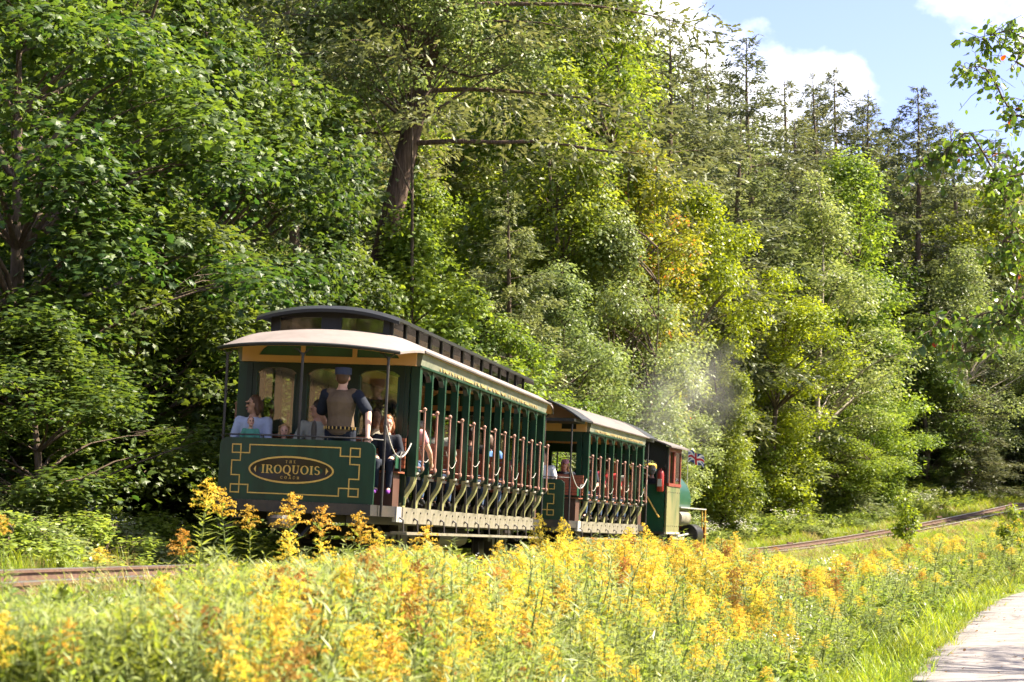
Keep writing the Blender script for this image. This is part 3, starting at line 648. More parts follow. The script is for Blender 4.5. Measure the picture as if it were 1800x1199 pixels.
        for x in (x0, x1): link('pane', em, cl, (x, 0, 0)); link('pane', em, cl, (x, 0, 0), (0, 0, math.pi))
        cz = lambda y: CT + .10 - .15 * (abs(y) / (CY + .16)) ** 2.2
        ys3 = np.linspace(-CY - .16, CY + .16, 17); xr = [-.20, -.12] + list(np.linspace(0, L, nb + 1)) + [L + .12, L + .2]
        drop = lambda x: -.05 if (x < -.15 or x > L + .15) else 0
        solid(lambda x, y: (x, y, cz(y) + drop(x)), lambda x, y: (x, y, cz(y) - .045 + drop(x)), xr, ys3).build('clerestory_roof', M['black'], e, True)
    # platforms: floor, dash, poles, rails, brake, coupler
    for x0, sgn in ((0, -1), (L, 1)):
        rear = sgn < 0
        pf = MB(); XE = 1.3
        poly = [(x0, -1.12), (x0 + sgn * XE, -1.02), (x0 + sgn * (XE + .10), -.5), (x0 + sgn * (XE + .12), 0), (x0 + sgn * (XE + .10), .5), (x0 + sgn * XE, 1.02), (x0, 1.12)]
        pf.prism(poly, .66, .80, 'xy').build('platform', M['iron'], e)
        fn = dash_map(x0 + sgn * 1.22, sgn)
        rr = .11; zt = 1.59; zb = .802
        def dz(v): 
            a = abs(v) - (1.03 - rr)
            return zt if a <= 0 else zt - rr + math.sqrt(max(0, rr * rr - a * a))
        vsn = sorted(set(list(np.linspace(-.92, .92, 17)) + [s2 * (1.03 - rr + rr * math.sin(k * math.pi / 12)) for s2 in (-1, 1) for k in range(7)]))
        zs = np.linspace(0, 1, 5)
        ds = solid(lambda v, f: fn(v, zb + (dz(v) - zb) * f, .02), lambda v, f: fn(v, zb + (dz(v) - zb) * f, -.02), vsn, zs).build('dash', M['green'], e, True)
        # reader's right is the local -y side at the rear, +y at the front
        f2 = (lambda v, z, off: fn(-v, z, off)) if rear else fn
        zc = 1.195
        key = [(-.61, 1.50), (.61, 1.50), (.61, 1.40), (.86, 1.40)]
        w = .016; ln = MB()
        def path(p):
            m_ = strip_path(p, w, f2, .024); b = len(ln.v); ln.v += m_.v; ln.f += [tuple(b + i for i in f) for f in m_.f]; ln.m += m_.m
        for s2 in (-1, 1):
            path([(0, zc + .305), (s2 * .60, zc + .305), (s2 * .60, zc + .20), (s2 * .845, zc + .20), (s2 * .845, zc + .305), (s2 * .725, zc + .305), (s2 * .725, zc + .10), (s2 * .845, zc + .10), (s2 * .845, zc - .085),
                  (s2 * .725, zc - .085), (s2 * .725, zc - .305), (s2 * .845, zc - .305), (s2 * .845, zc - .205), (s2 * .60, zc - .205), (s2 * .60, zc - .305), (0, zc - .305)])
        ln.build('gold_line', M['gold'], ds)
        if named and rear:
            ov = MB(); n = 40; A_, B_ = .555, .163; oc = -.035
            ov.add([f2(oc, zc, .026)] + [f2(oc + A_ * math.cos(2 * math.pi * k / n), zc + B_ * math.sin(2 * math.pi * k / n), .026) for k in range(n)], [(0, k + 1, (k + 1) % n + 1) for k in range(n)])
            ov.build('oval_panel', M['oval'], ds)
            rg_ = MB()
            for k in range(n):
                q = [(oc + (A_ + d) * math.cos(2 * math.pi * j / n), zc + (B_ + d) * math.sin(2 * math.pi * j / n)) for j, d in ((k, -.012), (k, .012), (k + 1, .012), (k + 1, -.012))]
                rg_.add([f2(a, b, .029) for a, b in q], [(0, 1, 2, 3)])
            rg_.build('oval_border', M['gold'], ds)
            g2 = lambda du, dzz: (lambda u_, z, off: f2(u_ + du, z + dzz, off))
            serif_word('IROQUOIS', .108, g2(oc, zc - .05), .030, squeeze=1.06, gap=.10).build('lettering', M['gold'], ds)
            serif_word('THE', .034, g2(oc, zc + .085), .030, gap=.75).build('lettering', M['gold'], ds)
            serif_word('COACH', .034, g2(oc, zc - .115), .030, gap=.72).build('lettering', M['gold'], ds)
            for s2 in (-1, 1): MB().add([f2(oc + s2 * .495, zc, .03), f2(oc + s2 * .462, zc + .045, .03), f2(oc + s2 * .462, zc - .045, .03)], [(0, 1, 2)]).build('arrow_mark', M['gold'], ds)
        zpole = EZ - .11 if clerestory else EZ - .03
        for v in (-1.08, -.02, 1.08):
            x = x0 + sgn * (1.0 if abs(v) > .5 else 1.27)
            if not clerestory and abs(v) < .5: continue
            p = MB().tube([(x, v, .66), (x, v, zpole - .06)], .019, 8)
            if clerestory:
                for d in (-1, 1): p.tube([(x, v, zpole - .12), (x, v + d * .02, zpole - .07), (x, v + d * .07, zpole - .02), (x, v + d * .12, zpole - .01)], .011, 6)
            p.build('iron_pole', M['iron'], e)
        rl = MB().tube([(x0 + sgn * 1.0, 1.08, 1.63), (x0 + sgn * 1.22, .92, 1.63), (x0 + sgn * 1.31, .5, 1.63), (x0 + sgn * 1.34, 0, 1.63), (x0 + sgn * 1.31, -.5, 1.63), (x0 + sgn * 1.22, -.92, 1.63), (x0 + sgn * 1.0, -1.08, 1.63)], .011, 6)
        for v in (.9, .45, -.4, -.85): rl.tube([(x0 + sgn * 1.26, v, 1.58), (x0 + sgn * 1.26, v, 1.63)], .009, 6)
        rl.build('hand_rail', M['iron'], e)
        if clerestory:
            k = MB().tube([(x0 + sgn * 1.30, -.23, .8), (x0 + sgn * 1.30, -.23, 1.80)], .016, 8); k.prism([(x0 + sgn * 1.30 - .012, 1.55), (x0 + sgn * 1.30 + .012, 1.55), (x0 + sgn * 1.30 + .012, 1.82), (x0 + sgn * 1.30 - .012, 1.82)], -.25, -.21)
            k.tube([(x0 + sgn * 1.30, -.23 + .03 * math.cos(a), 1.70 + .13 * math.sin(a)) for a in np.linspace(0, 6.283, 13)], .010, 6).build('brake_lever', M['iron'], e)
        # bench against the end wall, facing out over the dash
        pb = MB()
        for q in range(5): pb.box(x0 + sgn * (.10 + .078 * q), x0 + sgn * (.168 + .078 * q), -1.14, 1.14, 1.235, 1.26)
        pb = pb.build('platform_bench', M['wood'], e)
        bk = MB()
        for q in range(7): bk.box(x0 + sgn * .055, x0 + sgn * .085, -1.13, 1.13, 1.31 + .058 * q, 1.36 + .058 * q)
        bk.build('backrest', M['wood'], pb)
        MB().box(x0 + sgn * .12, x0 + sgn * .45, -1.08, 1.08, .80, 1.232).build('locker_panel', M['brownp'], pb)
        for v in (-1.16, 1.16): MB().tube([(x0 + sgn * .46, v, 1.25), (x0 + sgn * .47, v, 1.42), (x0 + sgn * .40, v, 1.50), (x0 + sgn * .1, v, 1.52)], .018, 6).build('bench_arm', M['iron'], pb)
        pts = [(x0 + sgn * (1.0 - .9 * k / 10), -1.08 - .13 * k / 10, 1.86 + (-.22) * k / 10 - .30 * 4 * (k / 10) * (1 - k / 10)) for k in range(11)]
        rp = MB().tube(pts, .010, 6).build('rope', M['rope'], e, True)
        c = pts[5]; MB().box(c[0] - .09, c[0] + .09, c[1] - .004, c[1] + .004, c[2] - .16, c[2] + .0).build('tag_card', M['lgreen'], rp)
        MB().box(x0 + sgn * 1.3, x0 + sgn * 1.78, -.07, .07, .48, .60).lathe([(.12, 0), (.14, .05), (.14, .12), (.1, .16)], 'z', (x0 + sgn * 1.8, 0, .46), 12).build('coupler', M['iron'], e)
        MB().tube([(x0 + sgn * 1.2, -.25, .55), (x0 + sgn * 1.55, -.2, .36), (x0 + sgn * 1.8, -.1, .5)], .022, 6).build('brake_hose', M['black'], e)
    # trucks
    for xc in ((1.35, L - 1.35) if nb > 8 else (1.1, L - 1.1)):
        tk = empty('truck', (xc, 0, 0)); tk.parent = e
        sf = MB()
        for y in (-.72, .72): sf.box(-.85, .85, y - .04, y + .04, .36, .46).box(-.25, .25, y - .07, y + .07, .22, .56).box(-.62, -.46, y - .07, y + .07, .18, .40).box(.46, .62, y - .07, y + .07, .18, .40)
        sf.box(-.12, .12, -.8, .8, .38, .52)
        for k in range(5):
            for y in (-.72, .72):
                for x in (-.16, .16): sf.lathe([(.055, .24 + .05 * k), (.068, .265 + .05 * k), (.055, .29 + .05 * k)], 'z', (x, y, 0), 10)
        sf.build('side_frame', M['iron'], tk)
        wm = MB().lathe([(.05, -.06), (.23, -.05), (.27, -.055), (.275, .03), (.31, .035), (.31, .06), (.24, .06), (.06, .07)], 'y', (0, 0, 0), 24).mesh('wheel', M['iron'], True)
        for x in (-.54, .54):
            MB().tube([(x, -.55, .275), (x, .55, .275)], .05, 10).build('axle', M['iron'], tk)
            link('wheel', wm, tk, (x, .535, .275), (0, 0, math.pi)); link('wheel', wm, tk, (x, -.535, .275))
    return e, L
coach_a, LA = make_coach('railway_coach', 'dark green open-sided coach with clerestory roof and oval IROQUOIS name panel', 4.8, 12, True, True)
coach_b, LB = make_coach('railway_coach', 'shorter green open-sided coach with plain arched roof coupled behind the locomotive', 16.65, 7, False, False, 1.19, 2.58, 'canvas2')
# ---------------------------------------------------------------- locomotive
def make_loco():
    e = car_frame('steam_locomotive', 25.0, 4.8); tag(e, 'small green saddle-tank steam locomotive at the head of the train', 'locomotive')
    W = 1.06; ZF, ZS, ZE = .66, 1.78, 2.72
    MB().box(-.3, 4.5, -.5, .5, .45, .66).box(-.1, 1.6, -W, W, .60, .66).build('frame', M['iron'], e)
    rw = MB().box(-.02, .02, -W + .045, W - .045, .66, ZS).build('rear_sheet', M['lgreen'], e)
    up = MB().box(-.025, .025, -W + .045, -.80, ZS, ZE).box(-.025, .025, .80, W - .045, ZS, ZE).box(-.025, .025, -.80, .80, 2.42, ZE).box(-.025, .025, -.80, .80, ZS, ZS + .03)
    for a, b in ((-.80, -.10), (.10, .80)): up.arch(a, b, 2.30, 2.421, .09, -.02, .02, 'yz', 6)
    up.box(-.02, .02, -.1, .1, ZS + .03, 2.42).build('rear_upper_sheet', M['black'], e)
    for y in (-W, W):
        sp = MB().box(0, 1.32, y - .02, y + .02, ZF, ZS - .02).build('side_sheet', M['wlitgreen'], e)
        MB().box(-.01, 1.33, y - .035, y + .035, ZF - .05, ZF - .003).build('trim', M['cream'], sp)
        fr = MB().box(-.035, .045, y - .03, y + .03, ZS + .06, ZE - .005)
        fr.build('corner_post', M['black'], e)
        wf = MB()
        for x in (.10, .60, .68, 1.27): wf.box(x, x + .06, y - .025, y + .025, ZS + .06, ZE - .12)
        wf.box(.05, 1.34, y - .04, y + .04, ZS - .018, ZS + .058); wf.box(.05, 1.34, y - .025, y + .025, ZE - .12, ZE - .01)
        o = wf.build('window_frame', M['red'], e)
        MB().box(.75, 1.26, y - .006, y + .006, ZS + .06, ZE - .12).build('pane', M['glass'], o)
        for zz in (.80, 1.62):
            for x in np.linspace(.08, 1.24, 7): MB().lathe([(0, -.012), (.014, -.008), (.014, 0)], 'y', (float(x), y + (-.02 if y < 0 else .032), zz), 6).build('rivet', M['iron'], sp)
    fw = MB().box(1.30, 1.34, -W + .03, W - .03, ZF + .1, 1.5).box(1.30, 1.34, -W + .03, -.75, 1.5, ZE).box(1.30, 1.34, .75, W - .03, 1.5, ZE).build('front_sheet', M['cream'], e)
    MB().lathe([(.58, 1.15), (.60, 1.29)], 'x', (0, 0, 1.52), 28).build('backhead', M['black'], e)
    bh = MB()
    for y, z in ((-.25, 1.9), (.2, 1.95), (0, 1.7)): bh.lathe([(.09, 1.10), (.09, 1.14)], 'x', (0, y, z), 14)
    bh.tube([(1.1, -.3, 1.6), (.9, -.25, 1.75)], .018, 6).build('gauges', M['brass'], e)
    ys = np.linspace(-W - .17, W + .17, 17); rz = lambda y: ZE + .25 * (1 - (abs(y) / (W + .17)) ** 2)
    rf = MB(); rf.grid(lambda x, y: (x, y, rz(y)), np.linspace(-.35, 1.55, 5), ys); rf.grid(lambda x, y: (x, y, rz(y) - .035), np.linspace(-.35, 1.55, 5), ys, True)
    for x in (-.35, 1.55):
        for a, b in zip(ys[:-1], ys[1:]): rf.add([(x, a, rz(a)), (x, b, rz(b)), (x, b, rz(b) - .035), (x, a, rz(a) - .035)], [(0, 1, 2, 3)])
    for y in (ys[0], ys[-1]): rf.add([(-.35, y, rz(y)), (1.55, y, rz(y)), (1.55, y, rz(y) - .035), (-.35, y, rz(y) - .035)], [(0, 1, 2, 3)])
    rf = rf.build('cab_roof', M['canvas2'], e, True)
    MB().prism([(y, rz(y) - .036) for y in np.linspace(-W + .05, W - .05, 13)] + [(W - .05, ZE - .02), (-W + .05, ZE - .02)], -.03, .02, 'yz').build('gable', M['black'], rf)
    MB().lathe([(.10, 2.92), (.10, 3.10), (.12, 3.11), (.12, 3.13), (.05, 3.13)], 'z', (.6, .1, 0), 14).build('roof_vent', M['iron'], rf)
    # boiler and saddle tank
    MB().lathe([(.52, 1.34), (.52, 3.5)], 'x', (0, 0, 1.48), 28).build('boiler', M['black'], e, True)
    th = np.linspace(-.35 * math.pi / 2, math.pi + .35 * math.pi / 2, 26); tk = MB()
    P = [(.88 * math.cos(a), 1.46 + .80 * math.sin(a)) for a in th]
    tk.grid(lambda x, k: (x, P[k][0], P[k][1]), [1.36, 1.40, 2.4, 3.36, 3.40], range(len(P)))
    for x in (1.36, 3.4): tk.add([(x, y, z) for y, z in P], [tuple(range(len(P)))])
    tk.add([(1.36, *P[0]), (3.4, *P[0]), (3.4, *P[-1]), (1.36, *P[-1])], [(0, 1, 2, 3)])
    tk = tk.build('saddle_tank', M['lgreen'], e, True)
    rv = MB()
    for x in (1.40, 3.37):
        for k in range(2, 24): rv.lathe([(0, -.012), (.016, -.006), (.016, .006), (0, .012)], 'x', (x - .01, P[k][0] * 1.008, 1.46 + (P[k][1] - 1.46) * 1.008), 6)
    rv.build('rivet_row', M['steel'], tk)
    MB().lathe([(.16, 2.2), (.16, 2.34), (.08, 2.38), (0, 2.38)], 'z', (2.6, 0, 0), 16).build('filler_cap', M['brass'], tk)
    MB().lathe([(.60, 3.4), (.60, 4.2), (.55, 4.26), (.3, 4.30), (0, 4.31)], 'x', (0, 0, 1.48), 28).build('smokebox', M['black'], e, True)
    MB().lathe([(.21, 1.98), (.17, 2.05), (.155, 2.75), (.20, 2.78), (.205, 2.86), (.14, 2.86)], 'z', (3.8, 0, 0), 20).build('chimney', M['black'], e, True)
    MB().lathe([(.12, 4.1), (.15, 4.15), (.15, 4.38), (.13, 4.4)], 'x', (0, 0, 2.3), 16).build('headlight', M['brass'], e)
    for y in (-1, 1):
        MB().box(1.34, 4.2, y * .98 - .14, y * .98 + .14, 1.26, 1.29).build('footplate', M['steel'], e)
        MB().lathe([(.17, 1.55), (.19, 1.6), (.19, 2.5), (.17, 2.55)], 'x', (0, y * .93, 1.02), 16).build('air_reservoir', M['sill'], e, True)
        MB().lathe([(.24, 3.3), (.26, 3.32), (.26, 3.95), (.24, 3.97)], 'x', (0, y * .86, .62), 18).build('cylinder', M['black'], e, True)
        MB().tube([(3.3, y * .86, .62), (2.1, y * .86, .55)], .03, 8).box(1.6, 2.9, y * .84 - .02, y * .84 + .02, .47, .54).build('connecting_rod', M['steel'], e)
        st = MB()
        for x in (3.95, 4.32): st.tube([(x, y * 1.06, 1.26), (x, y * 1.08, .30)], .018, 6)
        for z in (.34, .62, .95): st.box(3.93, 4.34, y * 1.07 - .07, y * 1.07 + .07, z, z + .025)
        st.build('step_ladder', M['brass'], e)
        for x in (1.7, 2.8):
            wl = MB().lathe([(.06, -.05), (.10, -.06), (.11, -.02), (.36, -.02), (.42, -.04), (.425, .04), (.47, .05), (.47, .075), (.38, .06), (.1, .06)], 'y', (0, 0, 0), 28)
            wl.box(-.14, .14, -.04, .02, -.36, -.18)
            wl.build('wheel', M['iron'], e, True, loc=(x, y * .56, .42), rot=(0, 0, 0 if y < 0 else math.pi))
    MB().box(4.4, 4.55, -1.05, 1.05, .52, .82).build('buffer_beam', M['red'], e)
    pl = MB()
    for k in range(-5, 6): pl.tube([(4.55, k * .18, .55), (5.05 - abs(k) * .05, k * .10, .12)], .025, 6)
    pl.build('pilot', M['black'], e)
    # brass grab rails sloping across the cab back
    MB().tube([(-.08, -.10, 2.28), (-.1, -.9, 1.02)], .019, 8).lathe([(.03, -.02), (.03, .02)], 'z', (-.1, -.9, 1.02), 8).lathe([(.03, -.02), (.03, .02)], 'z', (-.08, -.10, 2.28), 8).build('grab_rail', M['brass'], e)
    MB().tube([(-.08, .16, 1.88), (-.1, -.42, 1.10), (-.1, -.42, .72)], .019, 8).build('grab_rail', M['brass'], e)
    return e
loco = make_loco()
def make_flag():
    e = empty('small_flag'); e.matrix_world = loco.matrix_basis @ Matrix.Translation((4.0, -.62, 1.85)); e.rotation_euler = (0, 0, loco.rotation_euler.z)
    tag(e, 'little red white and blue flag fluttering at the front of the locomotive', 'flag')
    MB().tube([(0, 0, 0), (0, -.05, .95)], .008, 6).build('staff', M['steel'], e)
    fb = mat('flag blue', (.03, .05, .22), .8); fw = mat('flag white', (.75, .72, .72), .8); fr = mat('flag red', (.5, .03, .04), .8)
    def pt(u, w, off=0): return (-.05 * u + .06 * math.sin(u * 7 + w * 3) * u + off, -.05 - u * .42, .93 - w * .30 - .16 * u * u + .03 * math.sin(u * 9))
    us = np.linspace(0, 1, 15); ws = np.linspace(0, 1, 9)
    MB().grid(pt, us, ws).build('flag_cloth', fb, e, True)
    for nm, m_, hw in (('white_cross', fw, .19), ('red_cross', fr, .10)):
        c = MB()
        for off in ((-.004, .004) if nm == 'white_cross' else (-.008, .008)):
            c.grid(lambda u, w: pt(u, w, off), us, np.linspace(.5 - hw, .5 + hw, 5)); c.grid(lambda u, w: pt(u, w, off * 1.2), np.linspace(.5 - hw * .6, .5 + hw * .6, 5), ws)
        c.build(nm, m_, e, True)
    x_ = MB()
    for off in (-.006, .006):
        for a in (1, -1): x_.grid(lambda u, w: pt(u, min(1, max(0, (.5 + a * (u - .5)) + w)), off), us, (-.09, -.03, .03, .09))
    x_.build('white_saltire', fw, e, True)
make_flag()
def make_extinguisher():
    e = empty('fire_extinguisher'); e.matrix_world = loco.matrix_basis @ Matrix.Translation((-.12, -.93, 1.62)); tag(e, 'red fire extinguisher hung on the back of the cab', 'extinguisher')
    rp = mat('red enamel', (.28, .02, .015), .35, .5)
    MB().lathe([(.07, 0), (.085, .02), (.085, .42), (.06, .50), (.025, .53), (.025, .56)], 'z', (0, 0, 0), 16).build('cylinder', rp, e, True)
    MB().box(-.09, -.082, -.05, .05, .12, .3).build('label', M['rope'], e)
    MB().box(-.02, .02, -.12, .03, .57, .60).box(-.02, .02, -.10, .03, .61, .635).build('handle', M['black'], e)
    MB().tube([(0, .02, .57), (-.05, .09, .5), (-.04, .09, .1)], .014, 6).build('hose', M['black'], e)
make_extinguisher()
# ---------------------------------------------------------------- people
SKIN = {'fair': mat('fair skin', (.56, .33, .24), .5, .35, var=.05), 'tan': mat('tanned skin', (.42, .235, .16), .5, .35, var=.05)}
HAIRM = {k: mat(k + ' hair', c, .55, .35, var=.25, scale=20) for k, c in dict(brown=(.085, .042, .022), dark=(.022, .014, .010), red=(.22, .085, .035), blond=(.34, .20, .085), grey=(.25, .23, .21)).items()}
CL = {k: mat(k + ' cloth', c, .85, .2, var=.10, scale=6, bump=.7, bscale=11) for k, c in dict(lightblue=(.33, .38, .52), teal=(.08, .26, .20), grey=(.25, .26, .23), vest=(.125, .088, .056), black=(.012, .012, .014), navy=(.014, .018, .03),
      white=(.62, .62, .64), crimson=(.32, .03, .06), red=(.45, .05, .05), blue=(.10, .20, .45), pink=(.55, .25, .27), denim=(.06, .09, .16), capgrey=(.40, .37, .34), capblue=(.045, .055, .10), purple=(.16, .04, .24), skyblue=(.22, .38, .55), hood=(.018, .020, .028)).items()}
EYEW = mat('eye dark', (.02, .015, .012), .3); LIP = mat('lips', (.36, .13, .11), .5)
_n = 12
RING_C = np.array([(math.cos(2 * math.pi * k / _n), math.sin(2 * math.pi * k / _n)) for k in range(_n)])
CONE_F = [(k, (k + 1) % _n, _n + (k + 1) % _n, _n + k) for k in range(_n)] + [tuple(range(_n - 1, -1, -1)), tuple(range(_n, 2 * _n))]
SPH_V = np.array([(math.sin(p) * c, math.sin(p) * s_, math.cos(p)) for p in np.linspace(0, math.pi, 9)[1:-1] for c, s_ in RING_C] + [(0, 0, 1), (0, 0, -1)])
SPH_F = [(i * _n + k, (i + 1) * _n + k, (i + 1) * _n + (k + 1) % _n, i * _n + (k + 1) % _n) for i in range(6) for k in range(_n)] + [(7 * _n, k, (k + 1) % _n) for k in range(_n)] + [(7 * _n + 1, 6 * _n + (k + 1) % _n, 6 * _n + k) for k in range(_n)]
def blobs_mesh(name, chains, spheres, vox, m, smooth=5, dec=None):
    """tapered limbs and ellipsoids fused into one continuous skin"""
    VV, FF, base = [], [], 0
    def put(v, f):
        nonlocal base
        VV.append(v); FF.extend([tuple(i + base for i in q) for q in f]); base += len(v)
    for pts, rr in chains:
        P = np.array([tuple(p) for p in pts])
        for i in range(len(P)):
            put(P[i] + SPH_V * rr[i], SPH_F)
            if i + 1 < len(P):
                d = P[i + 1] - P[i]; l = np.linalg.norm(d)
                if l > 1e-5:
                    z = d / l; x = np.cross(z, (0, 0, 1) if abs(z[2]) < .9 else (1, 0, 0)); x /= np.linalg.norm(x); y = np.cross(z, x)
                    c = RING_C[:, :1] * x + RING_C[:, 1:] * y; put(np.r_[P[i] + c * rr[i], P[i + 1] + c * rr[i + 1]], CONE_F)
    for c, r_, sc in spheres: put(np.array(tuple(c)) + SPH_V * r_ * np.array(sc), SPH_F)
    me = bpy.data.meshes.new(name); me.from_pydata(np.concatenate(VV).tolist(), [], FF)
    o = bpy.data.objects.new(name, me); TS.collection.objects.link(o)
    rm = o.modifiers.new('fuse', 'REMESH'); rm.mode = 'VOXEL'; rm.voxel_size = vox; rm.use_smooth_shade = True
    sm = o.modifiers.new('smooth', 'SMOOTH'); sm.factor = .5; sm.iterations = smooth
    out = bpy.data.meshes.new(name); out.materials.append(m); JOBS.append([o, out, None]); return out
TS = bpy.data.scenes.new('modelling'); JOBS = []
def finish_blobs():
    vl = TS.view_layers[0]; vl.update(); dg = vl.depsgraph
    for o, out, post in JOBS:
        ev = o.evaluated_get(dg); me = ev.to_mesh(); bm = bmesh.new(); bm.from_mesh(me); ev.to_mesh_clear()
        for f in bm.faces: f.smooth = True; f.material_index = 0
        bm.to_mesh(out); bm.free()
        if post: post(out)
    for o, _, _ in JOBS:
        me = o.data; bpy.data.objects.remove(o); bpy.data.meshes.remove(me)
    JOBS.clear(); bpy.data.scenes.remove(TS)
def hand(w, d, side, s, palm_n, curl=.35):
    """palm and five unequal fingers from wrist w pointing along d; palm_n is the palm's facing"""
    w, d, n = Vector(w), Vector(d).normalized(), Vector(palm_n).normalized(); n = (n - d * n.dot(d)).normalized(); lat = d.cross(n) * side
    ch = [([w, w + d * .045 * s, w + d * .085 * s], [.024 * s, .030 * s, .026 * s])]
    for k in (-1, 1): ch.append(([w + d * .03 * s + lat * k * .014 * s, w + d * .085 * s + lat * k * .026 * s], [.017 * s, .014 * s]))
    for k, L in zip((-1.5, -.5, .5, 1.5), (.058, .072, .078, .068)):
        b = w + d * .088 * s + lat * k * .0195 * s; c1 = b + (d * math.cos(curl) + n * math.sin(curl)) * L * .5 * s; c2 = c1 + (d * math.cos(2.2 * curl) + n * math.sin(2.2 * curl)) * L * .5 * s
        ch.append(([b, c1, c2], [.0105 * s, .0095 * s, .008 * s]))
    b = w + d * .025 * s + lat * .028 * s; c1 = b + (d * .7 + lat * .6 + n * .3).normalized() * .038 * s; c2 = c1 + (d * .9 + lat * .15 + n * .4).normalized() * .032 * s
    ch.append(([b, c1, c2], [.014 * s, .0115 * s, .009 * s])); return ch
def person(M4, label, h=1.7, pose='sit', skin='fair', hair=('brown', 'short'), top='grey', sleeve=.5, legs='denim', head_yaw=0, head_tilt=0, arms=None, cap=None, extra=None, vox=.013, child=False, group='people on the train', shoes='black', lean=0, face=True):
    """M4: frame at the seat (sitting) or floor (standing); the body faces +x"""
    s = h / 1.75; hs = s if not child else s * 1.22          # children carry larger heads
    e = empty('person'); e.matrix_world = M4; tag(e, label, 'person', group)
    V = lambda x, y, z: Vector((x, y, z)) * s
    ly = lambda z: lean * z
    if pose == 'stand':
        pz = .93; hip = [V(0, sg * .09, .92) for sg in (1, -1)]; knee = [V(.03, sg * .10, .50) for sg in (1, -1)]; ank = [V(0, sg * .105, .09) for sg in (1, -1)]; toe = [V(.14, sg * .12, .035) for sg in (1, -1)]
    else:
        pz = .10; hip = [V(.02, sg * .095, .10) for sg in (1, -1)]; knee = [V(.44, sg * .12, .13) for sg in (1, -1)]; ank = [V(.42, sg * .11, -.33) for sg in (1, -1)]; toe = [V(.56, sg * .12, -.39) for sg in (1, -1)]
    px = V(0, 0, pz); wa = V(-.01, 0, pz + .18); chst = V(-.01, 0, pz + .36); nb = V(-.005, 0, pz + .505); sh = [V(-.005, sg * .185, pz + .465) for sg in (1, -1)]
    hc = nb + Vector((.015 * s, 0, .075 * s + .105 * hs))
    ar = arms or {}
    el, wr, hd, pn = [], [], [], []
    for i, sg in enumerate((1, -1)):
        a = ar.get(i, None)
        if a is None: a = (V(.06, sg * .27, pz + .20), V(.27, sg * .14, pz + .12), (1, -sg * .3, -.1), (0, 0, -1)) if pose == 'sit' else (V(.0, sg * .25, pz + .17), V(.05, sg * .25, pz - .08), (.1, 0, -1), (0, -sg, 0))
        else: a = (Vector(a[0]), Vector(a[1]), a[2], a[3])
        el.append(a[0]); wr.append(a[1]); hd.append(a[2]); pn.append(a[3])
    HR = Matrix.Rotation(head_yaw, 4, 'Z') @ Matrix.Rotation(head_tilt, 4, 'Y'); hp = lambda x, y, z: hc + (HR @ Vector((x, y, z))) * hs
    ch = [([px, wa, chst, nb], [.135 * s, .120 * s, .135 * s, .075 * s]), ([nb - V(0, 0, .03), hp(-.01, 0, -.09)], [.056 * s, .052 * s])]
    for i in (0, 1):
        ch.append(([chst + V(0, (1, -1)[i] * .07, .05), sh[i]], [.085 * s, .060 * s])); ch.append(([sh[i], (sh[i] + el[i]) / 2, el[i], (el[i] * .6 + wr[i] * .4), wr[i]], [.054 * s, .048 * s, .038 * s, .038 * s, .025 * s]))
        ch.append(([hip[i], knee[i], (knee[i] * .6 + ank[i] * .4), ank[i]], [.082 * s, .056 * s, .054 * s, .036 * s])); ch.append(([ank[i], toe[i]], [.038 * s, .028 * s])); ch += hand(wr[i], hd[i], (1, -1)[i], s, pn[i])
    sp = [(hp(0, 0, .02), .094 * hs, (1.02, .80, 1.10)), (hp(.022, 0, -.055), .066 * hs, (.95, .84, 1.0)), (hp(.055, 0, -.088), .030 * hs, (1, 1, .8)), (hp(.092, 0, -.012), .018 * hs, (1, .75, 1.4)), (hp(.105, 0, -.028), .013 * hs, (1, 1, .8)), (hp(.082, 0, .035), .022 * hs, (.6, 2.2, .6)), (px, .15 * s, (.92, 1.1, .85))]
    for sg in (1, -1): sp.append((hp(-.01, sg * .078, -.01), .026 * hs, (.7, .35, 1.1)))
    link('body', blobs_mesh('body', ch, sp, vox * (.8 if vox > .01 else 1), SKIN[skin], 3), e)
    if face:
        for sg in (1, -1): MB().lathe([(0, -.010), (.011, 0), (0, .010)], 'y', tuple(hp(.084, sg * .032, .008)), 8).build('eye', EYEW, e)
        MB().lathe([(0, -.022), (.007, -.01), (.008, 0), (.007, .01), (0, .022)], 'y', tuple(hp(.083, 0, -.060)), 8).build('mouth', LIP, e)
    g = .016 * s
    tc = [([px + V(0, 0, .02), wa, chst, nb - V(0, 0, .035)], [.140 * s + g, .125 * s + g, .138 * s + g, .075 * s + g])]
    for i in (0, 1):
        tc.append(([chst + V(0, (1, -1)[i] * .07, .05), sh[i]], [.088 * s + g, .060 * s + g])); arm = [sh[i], (sh[i] + el[i]) / 2, el[i], wr[i]]; rr = [.055 * s + g, .052 * s + g, .043 * s + g, .030 * s + g]
        if sleeve >= .9: tc.append((arm, rr))
        elif sleeve > 0: tc.append(([sh[i], sh[i] + (el[i] - sh[i]) * sleeve * 1.3], [.056 * s + g, .054 * s + g]))
    link('shirt', blobs_mesh('shirt', tc, [(px, .155 * s, (.95, 1.1, .8))], vox, CL[top], 3), e)
    lc = []
    for i in (0, 1): lc.append(([hip[i], knee[i], ank[i] + (knee[i] - ank[i]) * .08], [.090 * s + g * .6, .064 * s + g * .6, .052 * s]))
    link('trousers', blobs_mesh('trousers', lc, [(px - V(0, 0, .01), .158 * s, (.96, 1.12, .85))], vox, CL[legs], 3), e)
    for i in (0, 1): link('shoe', blobs_mesh('shoe', [([ank[i] - V(0, 0, .02), toe[i]], [.045 * s, .036 * s])], [], vox, CL[shoes], 2), e)
    hcN, st = hair
    hsph = [(hp(-.014, 0, .040), .100 * hs, (1.03, .84, 1.0))]; hch = []
